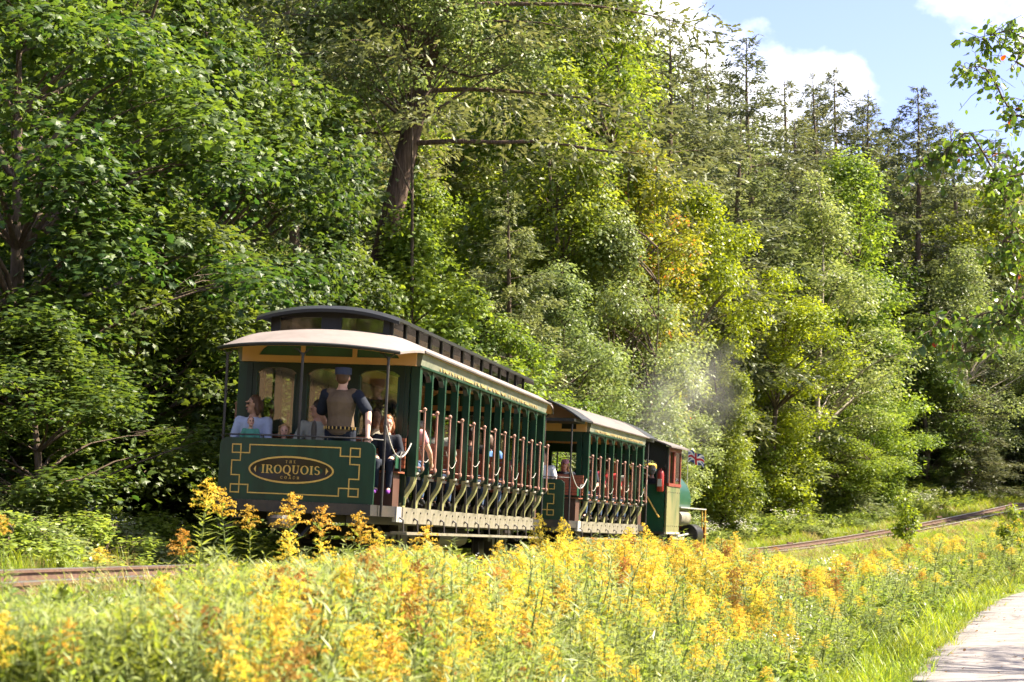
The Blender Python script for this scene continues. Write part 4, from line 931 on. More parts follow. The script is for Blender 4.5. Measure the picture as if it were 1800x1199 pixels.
    if st == 'short': hsph.append((hp(-.04, 0, -.01), .082 * hs, (.8, .9, 1.0)))
    elif st == 'medium': hsph += [(hp(-.045, 0, -.02), .090 * hs, (.8, .98, 1.15))]; hch += [([hp(-.02, sg * .075, .02), hp(-.02, sg * .085, -.06), hp(-.035, sg * .075, -.12)], [.03 * hs, .034 * hs, .026 * hs]) for sg in (1, -1)]
    elif st == 'long': hsph += [(hp(-.05, 0, -.04), .088 * hs, (.8, 1.0, 1.4))]; hch += [([hp(-.02, sg * .075, .02), hp(-.02, sg * .085, -.08), hp(-.02, sg * .085, -.22)], [.03 * hs, .034 * hs, .026 * hs]) for sg in (1, -1)]
    elif st == 'bun': hsph += [(hp(-.04, 0, .0), .086 * hs, (.85, .92, 1.0)), (hp(-.135, 0, .03), .042 * hs, (1, 1, 1))]
    elif st == 'curly':
        rg = random.Random(5)
        for k in range(26):
            a = rg.uniform(1.1, 5.18); hsph.append((hp(.09 * math.cos(a), .085 * math.sin(a), rg.uniform(-.11, .08)), .034 * hs, (1, 1, 1)))
    elif st == 'wisp': hsph = [(hp(-.012, 0, .042), .096 * hs, (1.02, .83, .98))]
    hm = blobs_mesh('hair', hch, hsph, vox * .9, HAIRM[hcN], 2)
    # clear the face: push hair back behind the hairline
    inv = HR.to_3x3().inverted()
    def clear_face(me):
        for v in me.vertices:
            l = inv @ (v.co - hc) / hs
            lim = .060 if l.z > .055 else .045
            if l.x > lim and l.z < .085: v.co = hc + (HR @ Vector((lim - .03, l.y * .93, l.z))) * hs
    JOBS[-1][2] = clear_face
    link('hair', hm, e)
    if cap:
        kind, cm = cap; mb = MB(); n = 20
        def ring(r_, z, sx=1.08): return [hp(-.012 + r_ * sx * math.cos(2 * math.pi * k / n), r_ * .9 * math.sin(2 * math.pi * k / n), z) for k in range(n)]
        prof = [(.104, .035), (.107, .055), (.107, .12), (.102, .128), (.05, .130)] if kind == 'kepi' else [(.104, .040), (.106, .06), (.098, .10), (.075, .128), (.035, .14)]
        vs = [p for r_, z in prof for p in ring(r_, z)]; fs = []
        for i in range(len(prof) - 1):
            for k in range(n): a, b = i * n + k, i * n + (k + 1) % n; fs.append((a, b, b + n, a + n))
        fs.append(tuple((len(prof) - 1) * n + k for k in range(n))); mb.add(vs, fs)
        vis = []; sgn = -1 if kind == 'backward' else 1
        for r_ in (.0, .065): vis += [hp(-.012 + sgn * ((.112 + r_) * math.cos(a)), .098 * math.sin(a) * (1 - r_), .045 - r_ * .35) for a in np.linspace(-1.1, 1.1, 9)]
        mb.add(vis, [(k, k + 1, k + 10, k + 9) for k in range(8)]); mb.build('cap', cm, e, True)
    if extra: extra(e, s, hs, hp, px, wa, chst, nb, sh, el, wr, hip)
    return e
bpy.context.view_layer.update()
CA, CB_, CLM = coach_a.matrix_world.copy(), coach_b.matrix_world.copy(), loco.matrix_world.copy()
def at_car(Mc, x, y, z, face): return Mc @ Matrix.Translation((x, y, z)) @ Matrix.Rotation(R(face), 4, 'Z')
# conductor on the rear platform, back to the lens, right hand on the rail
def conductor_extra(e, s, hs, hp, px, wa, chst, nb, sh, el, wr, hip):
    g = .030 * s
    vc = [([px + Vector((0, 0, .03)) * s, wa, chst, nb - Vector((0, 0, .045)) * s], [.140 * s + g, .122 * s + g, .146 * s + g, .066 * s + g])]
    for i in (0, 1): vc.append(([chst + Vector((0, (1, -1)[i] * .07, .05)) * s, sh[i] + Vector((0, -(1, -1)[i] * .055, .008)) * s], [.086 * s + g, .052 * s + g]))
    link('waistcoat', blobs_mesh('waistcoat', vc, [], .010, CL['vest'], 4), e)
    b = MB(); n = 24; rb = []
    for z in (.0, .035): rb += [(px.x + .172 * s * math.cos(2 * math.pi * k / n), .186 * s * math.sin(2 * math.pi * k / n), px.z + (.015 + z) * s) for k in range(n)]
    b.add(rb, [(k, (k + 1) % n, n + (k + 1) % n, n + k) for k in range(n)]); b.build('belt', CL['black'], e)
    for k in range(7, 18):
        a = 2 * math.pi * k / n; c = (px.x + .176 * s * math.cos(a), .190 * s * math.sin(a), px.z + .032 * s); MB().box(c[0] - .006, c[0] + .006, c[1] - .006, c[1] + .006, c[2] - .018, c[2] + .018).build('belt_stud', M['gold'], e)
    link('collar', blobs_mesh('collar', [([nb - Vector((0, 0, .03)) * s, nb + Vector((.004, 0, .012)) * s], [.070 * s, .066 * s])], [], .009, CL['navy'], 2), e)
person(at_car(CA, -.86, -.45, .80, 0) @ Matrix.Diagonal((1.06, 1.12, 1, 1)), 'conductor in brown waistcoat and blue cap standing on the rear platform, seen from behind', 1.76, 'stand', 'fair', ('brown', 'short'), 'navy', .62, 'navy', 0, 0,
       {1: ((-.10, -.35, 1.17), (-.28, -.40, .87), (-.35, -.1, -.9), (-.6, 0, .4)), 0: ((.10, .27, 1.15), (.24, .22, .98), (1, -.2, 0), (0, 0, -1))}, ('kepi', CL['capblue']), conductor_extra, .0115, face=False)
def glasses(e, s, hs, hp, *a):
    g = MB()
    for sg in (1, -1): g.add([hp(.094, sg * .012, -.004), hp(.090, sg * .052, -.004), hp(.090, sg * .052, .024), hp(.094, sg * .012, .024)], [(0, 1, 2, 3)]); g.tube([hp(.090, sg * .05, .018), hp(.0, sg * .082, .014)], .004, 5)
    g.tube([hp(.095, .014, .016), hp(.095, -.014, .016)], .004, 5).build('sunglasses', CL['black'], e)
person(at_car(CA, -.26, .93, 1.265, 180), 'man in light blue shirt and sunglasses sitting at the left end of the rear platform', 1.80, 'sit', 'tan', ('brown', 'medium'), 'lightblue', 1.0, 'denim', -.95, 0,
       {0: ((.08, .24, .29), (.30, .05, .30), (1, -.5, .1), (0, -1, 0)), 1: ((.08, -.25, .29), (.31, -.06, .25), (1, .5, .1), (0, 1, 0))}, None, glasses, .0145)
person(at_car(CA, -.50, .88, 1.45, 180), 'baby in teal top held on the lap of the man in blue', .82, 'sit', 'fair', ('red', 'wisp'), 'teal', .5, 'teal', .5, -.25, None, None, None, .0105, True)
person(at_car(CA, -.30, .48, 1.265, 180), 'small girl with curly blond hair beside the man in blue', 1.02, 'sit', 'fair', ('blond', 'curly'), 'pink', .5, 'denim', .35, 0, None, None, None, .012, True)
person(at_car(CA, -.27, .04, 1.265, 180), 'woman in grey T-shirt with hair tied back, looking aside on the rear platform', 1.72, 'sit', 'tan', ('dark', 'bun'), 'grey', .7, 'navy', -1.35, .05, None, None, None, .0145)
person(at_car(CA, -.30, -.93, 1.265, 188), 'child in dark sweater and purple shoes at the right end of the rear platform bench', 1.32, 'sit', 'fair', ('red', 'medium'), 'hood', 1.0, 'navy', .35, .15, None, None, None, .0145, True, shoes='purple')
# passengers inside, seen between the posts: bench index, y, facing
def rider(Mc, i, y, label, face=0, **k):
    x = .8 * i + (.50 if face == 0 else .52); return person(at_car(Mc, x, y, 1.255, face), label, vox=.0205, **k)
rider(CA, 0, -.55, 'woman with pale scarf seen through the right end window', 180, h=1.66, hair=('brown', 'medium'), top='white', legs='denim', head_yaw=.5)
rider(CA, 0, -1.02, 'passenger resting a bare arm on the rail of the first bench', 0, h=1.68, hair=('dark', 'short'), top='pink', sleeve=.3, arms={1: ((.10, -.28, .30), (.30, -.26, .16), (.8, 0, -.6), (0, 1, 0))})
rider(CA, 1, -.78, 'passenger in white shirt and sky blue cap on the second bench', 0, h=1.78, hair=('grey', 'short'), top='white', cap=('ball', CL['skyblue']))
rider(CA, 3, -.85, 'passenger in grey shirt on the fourth bench', 0, h=1.72, hair=('brown', 'short'), top='grey', skin='tan')
rider(CA, 4, -.40, 'passenger in white top and pale cap in the middle of the coach', 0, h=1.70, hair=('blond', 'medium'), top='white', cap=('ball', CL['capgrey']))
rider(CA, 6, -.85, 'passenger in dark top on the seventh bench', 0, h=1.74, hair=('dark', 'short'), top='black')
rider(CA, 8, -.80, 'passenger in blue shirt near the front of the first coach', 0, h=1.70, hair=('brown', 'medium'), top='blue')
person(at_car(CB_, -.27, -.35, 1.265, 180), 'passenger in white T-shirt on the rear platform of the second coach', 1.72, 'sit', 'tan', ('dark', 'short'), 'white', .5, vox=.0205)
person(at_car(CB_, -.27, -.02, 1.265, 180), 'man in black cap and dark shirt on the rear platform of the second coach', 1.78, 'sit', 'tan', ('dark', 'short'), 'black', .5, head_yaw=-.9, cap=('ball', CL['black']), vox=.0205)
rider(CB_, 0, -.60, 'passenger in pink cap behind the corner post of the second coach', 180, h=1.5, hair=('blond', 'long'), top='navy', cap=('ball', CL['pink']))
rider(CB_, 1, -.85, 'passenger in navy top on the second bench of the second coach', 180, h=1.72, hair=('grey', 'short'), top='navy')
rider(CB_, 2, -.80, 'passenger in crimson top in the second coach', 0, h=1.70, hair=('brown', 'long'), top='crimson')
rider(CB_, 4, -.80, 'passenger in bright red top in the second coach', 0, h=1.74, hair=('dark', 'short'), top='red')
rider(CB_, 5, -.80, 'passenger in grey top near the front of the second coach', 0, h=1.70, hair=('blond', 'medium'), top='grey')
person(at_car(CLM, .50, -.55, 1.32, 10), 'engine driver in grey cap and dark shirt at the cab window', 1.78, 'sit', 'tan', ('grey', 'short'), 'black', .6, 'denim', .2, 0, {1: ((.12, -.30, .28), (.30, -.36, .34), (1, -.2, .2), (0, 0, -1))}, ('backward', CL['capgrey']), None, .0205, group='engine crew')
finish_blobs()
# ---------------------------------------------------------------- trees
def unit(a): return a / (np.linalg.norm(a, axis=-1, keepdims=True) + 1e-9)
_ma = [(0, 0), (.10, .44), (.34, .34), (.50, .56), (.60, .26), (1.0, .0)]
MAPLE = np.array([(u, w, -.10 * abs(w)) for u, w in _ma] + [(u, -w, -.10 * abs(w)) for u, w in _ma[-2:0:-1]] + [(.38, 0, .05)])
MAPLE_F = np.array([(len(MAPLE) - 1, i, (i + 1) % (len(MAPLE) - 1)) for i in range(len(MAPLE) - 1)])
SHAPES = {
    'diamond': (np.array([(0, 0, 0), (.48, -.36, -.07), (1, 0, 0), (.48, .36, -.07)]), np.array([(0, 1, 2), (0, 2, 3)])),
    'oval': (np.array([(0, 0, 0), (.25, -.30, -.05), (.68, -.27, -.07), (1, 0, -.06), (.68, .27, -.07), (.25, .30, -.05)]), np.array([(0, 1, 2), (0, 2, 3), (0, 3, 4), (0, 4, 5)])),
    'long': (np.array([(0, 0, 0), (.40, -.095, -.03), (1, 0, -.14), (.40, .095, -.03)]), np.array([(0, 1, 2), (0, 2, 3)])),
    'spray': (np.array([(0, -.03, 0), (0, .03, 0), (.42, .17, -.04), (.52, .07, -.02), (.80, .13, -.10), (1, 0, -.16), (.80, -.13, -.10), (.52, -.07, -.02), (.42, -.17, -.04)]),
              np.array([(0, 1, 2), (0, 2, 3), (0, 3, 7), (0, 7, 8), (3, 4, 5), (3, 5, 7), (5, 6, 7)])),
    'maple': (MAPLE, MAPLE_F)}
def leaf_arrays(pos, nrm, dirn, size, tint, shape):
    T, F = SHAPES[shape]; n, k = len(pos), len(T)
    z = unit(nrm); x = unit(dirn - z * np.sum(dirn * z, -1, keepdims=True)); y = np.cross(z, x)
    V = pos[:, None, :] + size[:, None, None] * (x[:, None, :] * T[None, :, 0:1] + y[:, None, :] * T[None, :, 1:2] + z[:, None, :] * T[None, :, 2:3])
    FF = (np.arange(n)[:, None, None] * k + F[None]).reshape(-1, 3)
    return V.reshape(-1, 3), FF, np.repeat(tint, k)
def branch_tubes(list_pts, name, m, n=6):
    mb = MB()
    for pts, rr in list_pts: mb.tube(pts, rr, n if rr[0] > .04 else 4, caps=False)
    return mb.mesh(name, m, 'all', fix=False)
def bend(a, b, rg, up=.18, k=5):
    a, b = np.asarray(a, float), np.asarray(b, float); L = np.linalg.norm(b - a); w = rg.normal(0, .05 * L, 3)
    return [tuple(a + (b - a) * t + np.array([0, 0, up * L]) * math.sin(math.pi * t) * .6 + w * math.sin(math.pi * t)) for t in np.linspace(0, 1, k)]
def broadleaf(seed, H, rad, base, nclump, nleaf, lsize, shape, lean=(0, 0), trunk_r=.16, clump=.24, droop=.15, top_pow=.8, leafm='broad', barkm='bark', flat=.75, stems=1, tintp=1.0):
    """returns trunk mesh and crown mesh: limbs end in clumps, each clump a loose shell of leaves"""
    rg = np.random.default_rng(seed); br = []
    tops = []
    for k in range(stems):
        off = np.array([rg.normal(0, .12 * rad), rg.normal(0, .12 * rad), 0]) if stems > 1 else np.zeros(3)
        tp = np.array([lean[0] + off[0] * 2.5, lean[1] + off[1] * 2.5, H * .9]); pts = []; rr = []
        w1 = rg.normal(0, .02 * H, (2,))
        for t in np.linspace(0, 1, 9):
            p = off + (tp - off) * t + np.array([w1[0] * math.sin(3.1 * t), w1[1] * math.sin(5 * t), 0]); pts.append(tuple(p))
            rr.append(trunk_r / math.sqrt(stems) * (1 - .85 * t) * (1 + .5 * max(0, .12 - t) / .12))
        br.append((pts, rr)); tops.append(np.array(pts))
    # clump centres fill an envelope that is widest a third of the way up
    C = []; Rc = []; tries = 0
    while len(C) < nclump and tries < 8000:
        tries += 1
        f = rg.uniform(0, 1) ** .9; z = base + (H - base) * f
        env = rad * (math.sin(math.pi * min(1, (f * .92 + .10))) ** top_pow) * (.8 + .35 * math.sin(seed + 5 * f))
        a = rg.uniform(0, 2 * math.pi); env *= 1 + .22 * math.sin(3 * a + seed) + .12 * math.sin(5 * a + 2 * f * 6)
        q = rg.uniform(.25, 1) ** .55
        c = np.array([lean[0] * f + env * q * math.cos(a), lean[1] * f + env * q * math.sin(a), z])
        rc = clump * rad * rg.uniform(.6, 1.25)
        if all(np.linalg.norm((c - d) * (1, 1, 1.4)) > .55 * min(rc, e) for d, e in zip(C, Rc)): C.append(c); Rc.append(rc)
    P, Nn, D, S, T = [], [], [], [], []
    for c, rc in zip(C, Rc):
        tr = tops[rg.integers(len(tops))]; j0 = int(np.argmin(abs(tr[:, 2] - c[2]))); zz = max(.06 * H, c[2] - np.hypot(*(c[:2] - tr[j0, :2])) * .75)
        i = int(np.argmin(abs(tr[:, 2] - zz))); L = np.linalg.norm(c - tr[i]); r0 = min(trunk_r * .42, .012 + .011 * L)
        br.append((bend(tr[i], c, rg), list(np.linspace(r0, .006, 5))))
        m = int(nleaf * (rc / (clump * rad)) ** 2 * rg.uniform(.75, 1.2))
        for j in range(3):
            v = unit(rg.normal(0, 1, 3)) * rc * .85 * np.array([1, 1, flat]); br.append((bend(np.asarray(bend(tr[i], c, rg)[3]), c + v, rg, .1, 4), [.011, .009, .006, .004]))
        v = unit(rg.normal(0, 1, (m, 3))); q = rg.uniform(.25, 1.0, (m, 1)) ** .6
        # lumps within the clump
        lump = 1 + .28 * np.sin(4.5 * v[:, :1] + seed) * np.sin(4 * v[:, 1:2] + 1.7 * seed) + .2 * np.sin(7 * v[:, 2:3] + seed)
        p = v * q * rc * lump * np.array([1, 1, flat])
        p[:, 2] -= droop * rc * (np.hypot(p[:, 0], p[:, 1]) / rc) ** 2
        P.append(c + p); Nn.append(unit(v * .55 + np.array([0, 0, .75]) + rg.normal(0, .42, (m, 3))))
        D.append(v * np.array([1, 1, .3]) + np.array([0, 0, -.35]) + rg.normal(0, .5, (m, 3)))
        S.append(lsize * rg.uniform(.45, 1.4, m)); ct = rg.uniform(.15, .85)
        T.append(np.clip((ct + rg.normal(0, .22, m)) ** tintp, 0, 1))
    V, F, t = leaf_arrays(np.concatenate(P), np.concatenate(Nn), np.concatenate(D), np.concatenate(S), np.concatenate(T), shape)
    return branch_tubes(br, 'trunk', M[barkm]), np_mesh('crown', V, F, [M[leafm]], t)
def conifer(seed, H, rad, base, nbr, ntw, lsize, lean=(0, 0), trunk_r=.2, droop=.25, gap=.15, leafm='needle', barkm='bark', top=1.0, ragged=.35, dead=0):
    """whorled boughs carrying flat sprays, ragged and open as hemlock and spruce are"""
    rg = np.random.default_rng(seed); br = []
    ax = lambda t: np.array([lean[0] * t + .012 * H * math.sin(4 * t + seed), lean[1] * t + .012 * H * math.sin(3 * t + 2 * seed), H * t])
    br.append(([tuple(ax(t)) for t in np.linspace(0, 1, 14)], [trunk_r * ((1 - t) ** .85) + .012 + (trunk_r * .35 * max(0, .05 - t) / .05) for t in np.linspace(0, 1, 14)]))
    P, Nn, D, S, T = [], [], [], [], []
    for k in range(nbr):
        f = ((k + rg.uniform(0, 1)) / nbr) ** .92; f = base / H + (1 - base / H) * f
        if rg.uniform() < gap: continue
        o = ax(f); a = k * 2.4 + rg.normal(0, .35)
        L = rad * ((1 - f) / (1 - base / H)) ** .72 * rg.uniform(1 - ragged, 1 + ragged * .6) + .14 * top
        ue = .55 * (f - .40); dirn = np.array([math.cos(a), math.sin(a), 0])
        n = 7; pts = [o + dirn * L * t + np.array([0, 0, L * (ue * t + .10 * t - droop * t * t * (1.15 - f))]) + rg.normal(0, .02 * L, 3) * t for t in np.linspace(0, 1, n)]
        br.append(([tuple(p) for p in pts], list(np.linspace(min(.22 * trunk_r, .010 + .009 * L), .005, n))))
        pts = np.array(pts); m = max(34, int(ntw * (L / rad) ** 1.1))
        t = rg.uniform(.08, 1.0, m) ** .75; i = np.clip((t * (n - 1)).astype(int), 0, n - 2); fr = (t * (n - 1) - i)[:, None]
        c = pts[i] * (1 - fr) + pts[i + 1] * fr; side = np.array([-math.sin(a), math.cos(a), 0]); sg = rg.choice([-1, 1], m)
        reach = (L * .34 * (1 - .55 * t) * rg.uniform(0, 1, m) ** .7)[:, None]
        d = unit(dirn * rg.uniform(.35, .9, (m, 1)) + side * sg[:, None] * rg.uniform(.4, 1, (m, 1)))
        c = c + d * reach + np.stack([np.zeros(m), np.zeros(m), -.30 * reach[:, 0] + rg.normal(0, .10 * L ** .5, m)], 1)
        P.append(c); D.append(d + np.array([0, 0, -.28]) + rg.normal(0, .22, (m, 3))); Nn.append(np.array([0, 0, .8]) + rg.normal(0, .55, (m, 3)))
        S.append(lsize * rg.uniform(.6, 1.3, m) * min(1, .55 + .6 * L / rad)); T.append(np.clip(rg.uniform(.2, .8) + rg.normal(0, .2, m), 0, 1))
    for k in range(dead):
        f = rg.uniform(.12, .6); o = ax(f); a = rg.uniform(0, 6.28); L = rad * rg.uniform(.3, .8)
        e = o + np.array([math.cos(a), math.sin(a), rg.uniform(-.25, .2)]) * L; pp = bend(o, e, rg, -.15, 5); br.append((pp, list(np.linspace(.045, .008, 5))))
        for j in range(3): br.append((bend(np.array(pp[2 + j % 2]), np.array(pp[4]) + rg.normal(0, .25 * L, 3), rg, -.1, 4), [.014, .01, .007, .004]))
    V, F, t = leaf_arrays(np.concatenate(P), np.concatenate(Nn), np.concatenate(D), np.concatenate(S), np.concatenate(T), 'spray')
    return branch_tubes(br, 'trunk', M[barkm], 8), np_mesh('crown', V, F, [M[leafm]], t)
def put_tree(name, me, label, px, d, top_py=None, Hm=None, rot=0, sc=None, cat='tree', group=None, sxy=None, crownm=None, rad=None):
    """me = (trunk, crown) built Hm tall; it stands on the ground d metres off and is scaled so that its top reaches the sight line"""
    if rad:                                   # keep the crown clear of the train: step back along the sight line
        for _ in range(120):
            k_ = sxy if sxy else (sight(top_py, d) - gz(at(px, d), d)) / Hm
            if float(st_of(at(px, d), d)[1]) < -(2.0 + .82 * rad * k_): break
            d += .5
    x = at(px, d); z = gz(x, d) - .1
    s = sc if sc else (sight(top_py, d) - z) / Hm
    e = empty(name, (x, d, z), (0, 0, rot)); tag(e, label, cat, group); w = s if sxy is None else sxy
    e.scale = (w, w, s)
    link('trunk', me[0], e); c = link('crown', me[1], e)
    if crownm:
        c.material_slots[0].link = 'OBJECT'; c.material_slots[0].material = M[crownm]
    return e
PROTO = {
    'mapleA': broadleaf(11, 12, 3.4, .6, 105, 345, .132, 'maple', trunk_r=.17, clump=.26, leafm='maple', droop=.25),
    'mapleB': broadleaf(12, 9, 2.7, .3, 85, 345, .124, 'maple', trunk_r=.12, clump=.28, leafm='maple', droop=.25),
    'broadA': broadleaf(21, 14, 3.6, .5, 130, 360, .125, 'oval', trunk_r=.16, clump=.22, leafm='broad'),
    'broadB': broadleaf(22, 13, 3.1, .4, 120, 360, .12, 'oval', trunk_r=.15, clump=.23, leafm='yellowing', top_pow=.65),
    'broadC': broadleaf(23, 8, 2.6, .2, 90, 340, .11, 'oval', trunk_r=.10, clump=.26, leafm='broad', stems=3),
    'paleA': broadleaf(31, 10, 2.6, .3, 105, 420, .095, 'oval', trunk_r=.09, clump=.27, leafm='pale', stems=3, barkm='bark', top_pow=.6),
    'birchA': broadleaf(32, 15, 3.2, 2.5, 100, 300, .115, 'diamond', trunk_r=.13, clump=.24, leafm='pale', barkm='pbark'),
    'birchH': broadleaf(33, 15, 3.3, 10.8, 64, 300, .115, 'diamond', trunk_r=.075, clump=.24, leafm='pale', barkm='bark', top_pow=.45),
    'hemA': conifer(41, 15, 3.4, .8, 92, 370, .27, trunk_r=.20, droop=.30, leafm='needle'),
    'hemB': conifer(42, 17, 3.4, 1.5, 120, 330, .28, trunk_r=.20, droop=.26, leafm='dneedle', gap=.1, ragged=.6, dead=6),
    'spruceA': conifer(43, 16, 3.0, 1.0, 120, 300, .27, lean=(.5, 0), trunk_r=.17, droop=.18, gap=.2, leafm='dneedle', ragged=.6, dead=8),
    'shrubA': broadleaf(51, 2.0, 1.25, .05, 40, 230, .085, 'oval', trunk_r=.03, clump=.34, leafm='weedleaf', stems=4),
    'shrubB': broadleaf(52, 1.4, 1.1, .05, 34, 230, .08, 'diamond', trunk_r=.025, clump=.36, leafm='weedpale', stems=4),
}
HH = {'mapleA': 12, 'mapleB': 9, 'broadA': 14, 'broadB': 13, 'broadC': 8, 'paleA': 10, 'birchA': 15, 'birchH': 15, 'hemA': 15, 'hemB': 17, 'spruceA': 16, 'shrubA': 2, 'shrubB': 1.4}
RAD = {'mapleA': 3.9, 'mapleB': 3.0, 'broadA': 4.0, 'broadB': 3.3, 'broadC': 2.8, 'paleA': 2.6, 'birchA': 3.2, 'birchH': 2.6, 'hemA': 3.4, 'hemB': 3.0, 'spruceA': 2.4, 'shrubA': .4, 'shrubB': .3}
def T_(kind, label, px, d, top, rot, name, cat='tree', group=None, sxy=None, crownm=None):
    return put_tree(name, PROTO[kind], label, px, d, top, HH[kind], rot, None, cat, group, sxy, crownm, RAD[kind])
# left: maples close behind the track
T_('mapleA', 'dark large-leaved maple at the left edge of the photo', 20, 25, -160, 3.5, 'maple_tree', sxy=.95)
T_('mapleB', 'dense maple crown just left of the coach, reaching down to the track', 235, 29, 250, 1.9, 'maple_tree', sxy=.95)
T_('mapleA', 'tall sunlit maple rising above the left end of the coach', 335, 37, -60, 2.6, 'maple_tree', sxy=.82)
T_('mapleB', 'low maple leaning out over the undergrowth near the left margin', 60, 22.5, 560, 4.0, 'maple_tree', sxy=.72)
T_('mapleB', 'bright maple sapling beside the rear platform of the coach', 345, 30.5, 520, 5.1, 'maple_tree', sxy=.72)
T_('hemA', 'drooping hemlock with grey-green sprays in the upper left', 190, 41, -260, 1.0, 'hemlock_tree')
T_('hemA', 'hemlock filling the gap between the tall maple and the big trunk', 500, 60, -180, 3.4, 'hemlock_tree')
T_('mapleA', 'high maple crown in the topmost left corner', 90, 36, -420, 4.4, 'maple_tree', sxy=1.2)
T_('mapleA', 'shaded maple crown behind the top left hemlock', 270, 46, -300, 5.0, 'maple_tree', sxy=1.25)
T_('mapleB', 'mid-height maple tucked left of the big leaning trunk', 590, 44, 375, 3.6, 'maple_tree', sxy=.72)
# the big leaning hemlock with the bare lower trunk
HEM = conifer(61, 26, 6.2, 9.0, 92, 540, .25, lean=(4.8, 0), trunk_r=.34, droop=.26, gap=.10, leafm='needle', barkm='hbark', ragged=.45, dead=5)
put_tree('hemlock_tree', HEM, 'big old hemlock with thick bare leaning trunk above the coach roof', 600, 47, sc=1.0)
T_('mapleB', 'round bright maple in front of the big leaning hemlock trunk', 715, 37.5, 385, .9, 'maple_tree', sxy=.92, crownm='broad')
T_('broadC', 'leafy maple sapling showing over the middle of the clerestory roof', 880, 43, 560, 2.2, 'maple_tree', sxy=.8)
T_('birchH', 'glossy birch sprinkled with white glints at the top centre', 714, 46, -150, 0.0, 'birch_tree', sxy=1.0)
T_('paleA', 'pale willow-leaved tree with thin grey stems behind the coach coupling', 1085, 52, 380, .4, 'willow_tree', sxy=1.05)
T_('paleA', 'pale willow-leaved bush over the far end of the clerestory', 985, 47, 470, 2.9, 'willow_tree', sxy=.85)
T_('paleA', 'low pale willow bush above the second coach roof', 1150, 55, 620, 5.0, 'willow_tree', sxy=.75)
T_('hemA', 'hemlock whose boughs hang right of the big bare trunk', 890, 53, 330, 5.2, 'hemlock_tree', sxy=.8)
T_('broadA', 'leafy green maple between the old hemlock and the turning maple', 985, 64, 120, 5.2, 'maple_tree')
T_('broadA', 'tall green maple below the start of the open sky', 1060, 66, -70, 1.2, 'maple_tree', crownm='broad')
T_('broadB', 'maple touched with orange between the hemlock and the yellow-green wall', 1120, 58, 250, 2.0, 'maple_tree', crownm='orange')
T_('broadA', 'upper maple crown left of the first skyline conifer', 950, 72, -160, 3.3, 'maple_tree')
T_('broadB', 'yellow-green tree behind the smoke of the locomotive', 1235, 62, 330, .2, 'ash_tree')
T_('broadB', 'broad sunlit yellow-green tree right of the locomotive, touching the ground', 1370, 67, 480, 4.4, 'ash_tree', sxy=1.05)
T_('broadA', 'green tree between the locomotive and the sunlit ash', 1265, 60, 600, 5.5, 'ash_tree', sxy=.62)
T_('birchA', 'grey-green birch standing above the sunlit ash', 1440, 84, 300, .8, 'birch_tree', sxy=1.25)
T_('broadA', 'light green rounded maple under the skyline conifers', 1500, 92, 270, 1.5, 'maple_tree', sxy=1.3)
T_('broadC', 'small bright maple at the bend of the track', 1535, 74, 690, 2.7, 'maple_tree', sxy=.95)
T_('broadC', 'small maple half in shade behind the bend of the track', 1470, 76, 760, 1.3, 'maple_tree', sxy=.9)
T_('broadA', 'dark shaded tree behind the small bright maple', 1620, 86, 560, 3.9, 'ash_tree', sxy=1.0, crownm='maple')  # shade put into the crown by the darker maple leaf colour
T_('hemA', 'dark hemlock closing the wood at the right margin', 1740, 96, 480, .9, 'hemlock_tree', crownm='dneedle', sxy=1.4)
T_('broadA', 'shadowy tree over the far end of the track', 1800, 90, 620, 2.2, 'ash_tree', sxy=1.0, crownm='maple')  # darker maple leaf colour again stands for shade
T_('hemB', 'shadowy hemlock in the dark corner above the far rails', 1690, 88, 640, 3.2, 'hemlock_tree', sxy=.9)
T_('birchA', 'pale birch in front of the dark skyline conifer', 1700, 100, 430, 4.2, 'birch_tree', sxy=1.2)
T_('broadB', 'yellowish tree below the skyline near the right margin', 1770, 108, 330, 5.6, 'ash_tree', sxy=1.5)
# skyline conifers
sky_c = [('hemB', 1170, 80, 20, 'leftmost conifer of the skyline, next to the cloud'), ('spruceA', 1262, 96, 72, 'narrow conifer tip beside the tallest skyline conifer'),
         ('hemB', 1335, 92, 52, 'tallest ragged conifer standing against the sky'), ('hemA', 1385, 104, 130, 'conifer just right of the tallest skyline one'),
         ('spruceA', 1425, 108, 112, 'leaning conifer tip in the middle of the skyline'), ('hemB', 1478, 112, 112, 'forked dark conifer in the middle of the skyline'),
         ('spruceA', 1545, 112, 152, 'bent conifer tip right of the forked one'), ('hemB', 1622, 106, 145, 'dark-trunked conifer standing alone at the right of the skyline'),
         ('hemA', 1570, 118, 215, 'lower conifer left of the dark-trunked one'), ('hemA', 1690, 118, 205, 'conifer at the low right end of the skyline'),
         ('hemA', 1225, 88, 130, 'grey-green hemlock under the first skyline tip'), ('hemA', 1300, 84, 200, 'hemlock below the tallest skyline conifer'),
         ('hemB', 1215, 104, 92, 'bushy conifer between the first two skyline tips'), ('hemB', 1300, 112, 118, 'bushy conifer left of the tallest skyline one'), ('hemB', 1450, 122, 165, 'bushy conifer filling the gap before the forked one'),
         ('hemB', 1515, 124, 190, 'bushy conifer behind the bent skyline tip'), ('hemB', 1590, 126, 200, 'bushy conifer just left of the lone dark-trunked one'), ('hemB', 1655, 128, 215, 'bushy conifer just right of the lone dark-trunked one'),
         ('hemA', 1400, 98, 210, 'hemlock below the leaning skyline tip'), ('hemA', 1760, 124, 235, 'last conifer before the right margin')]
for i, (k, px, d, top, lab) in enumerate(sky_c):
    T_(k, lab, px, d, top, i * 1.7, 'conifer_tree', 'tree', 'conifers along the skyline', sxy=(1.5 if k != 'spruceA' else 1.35))
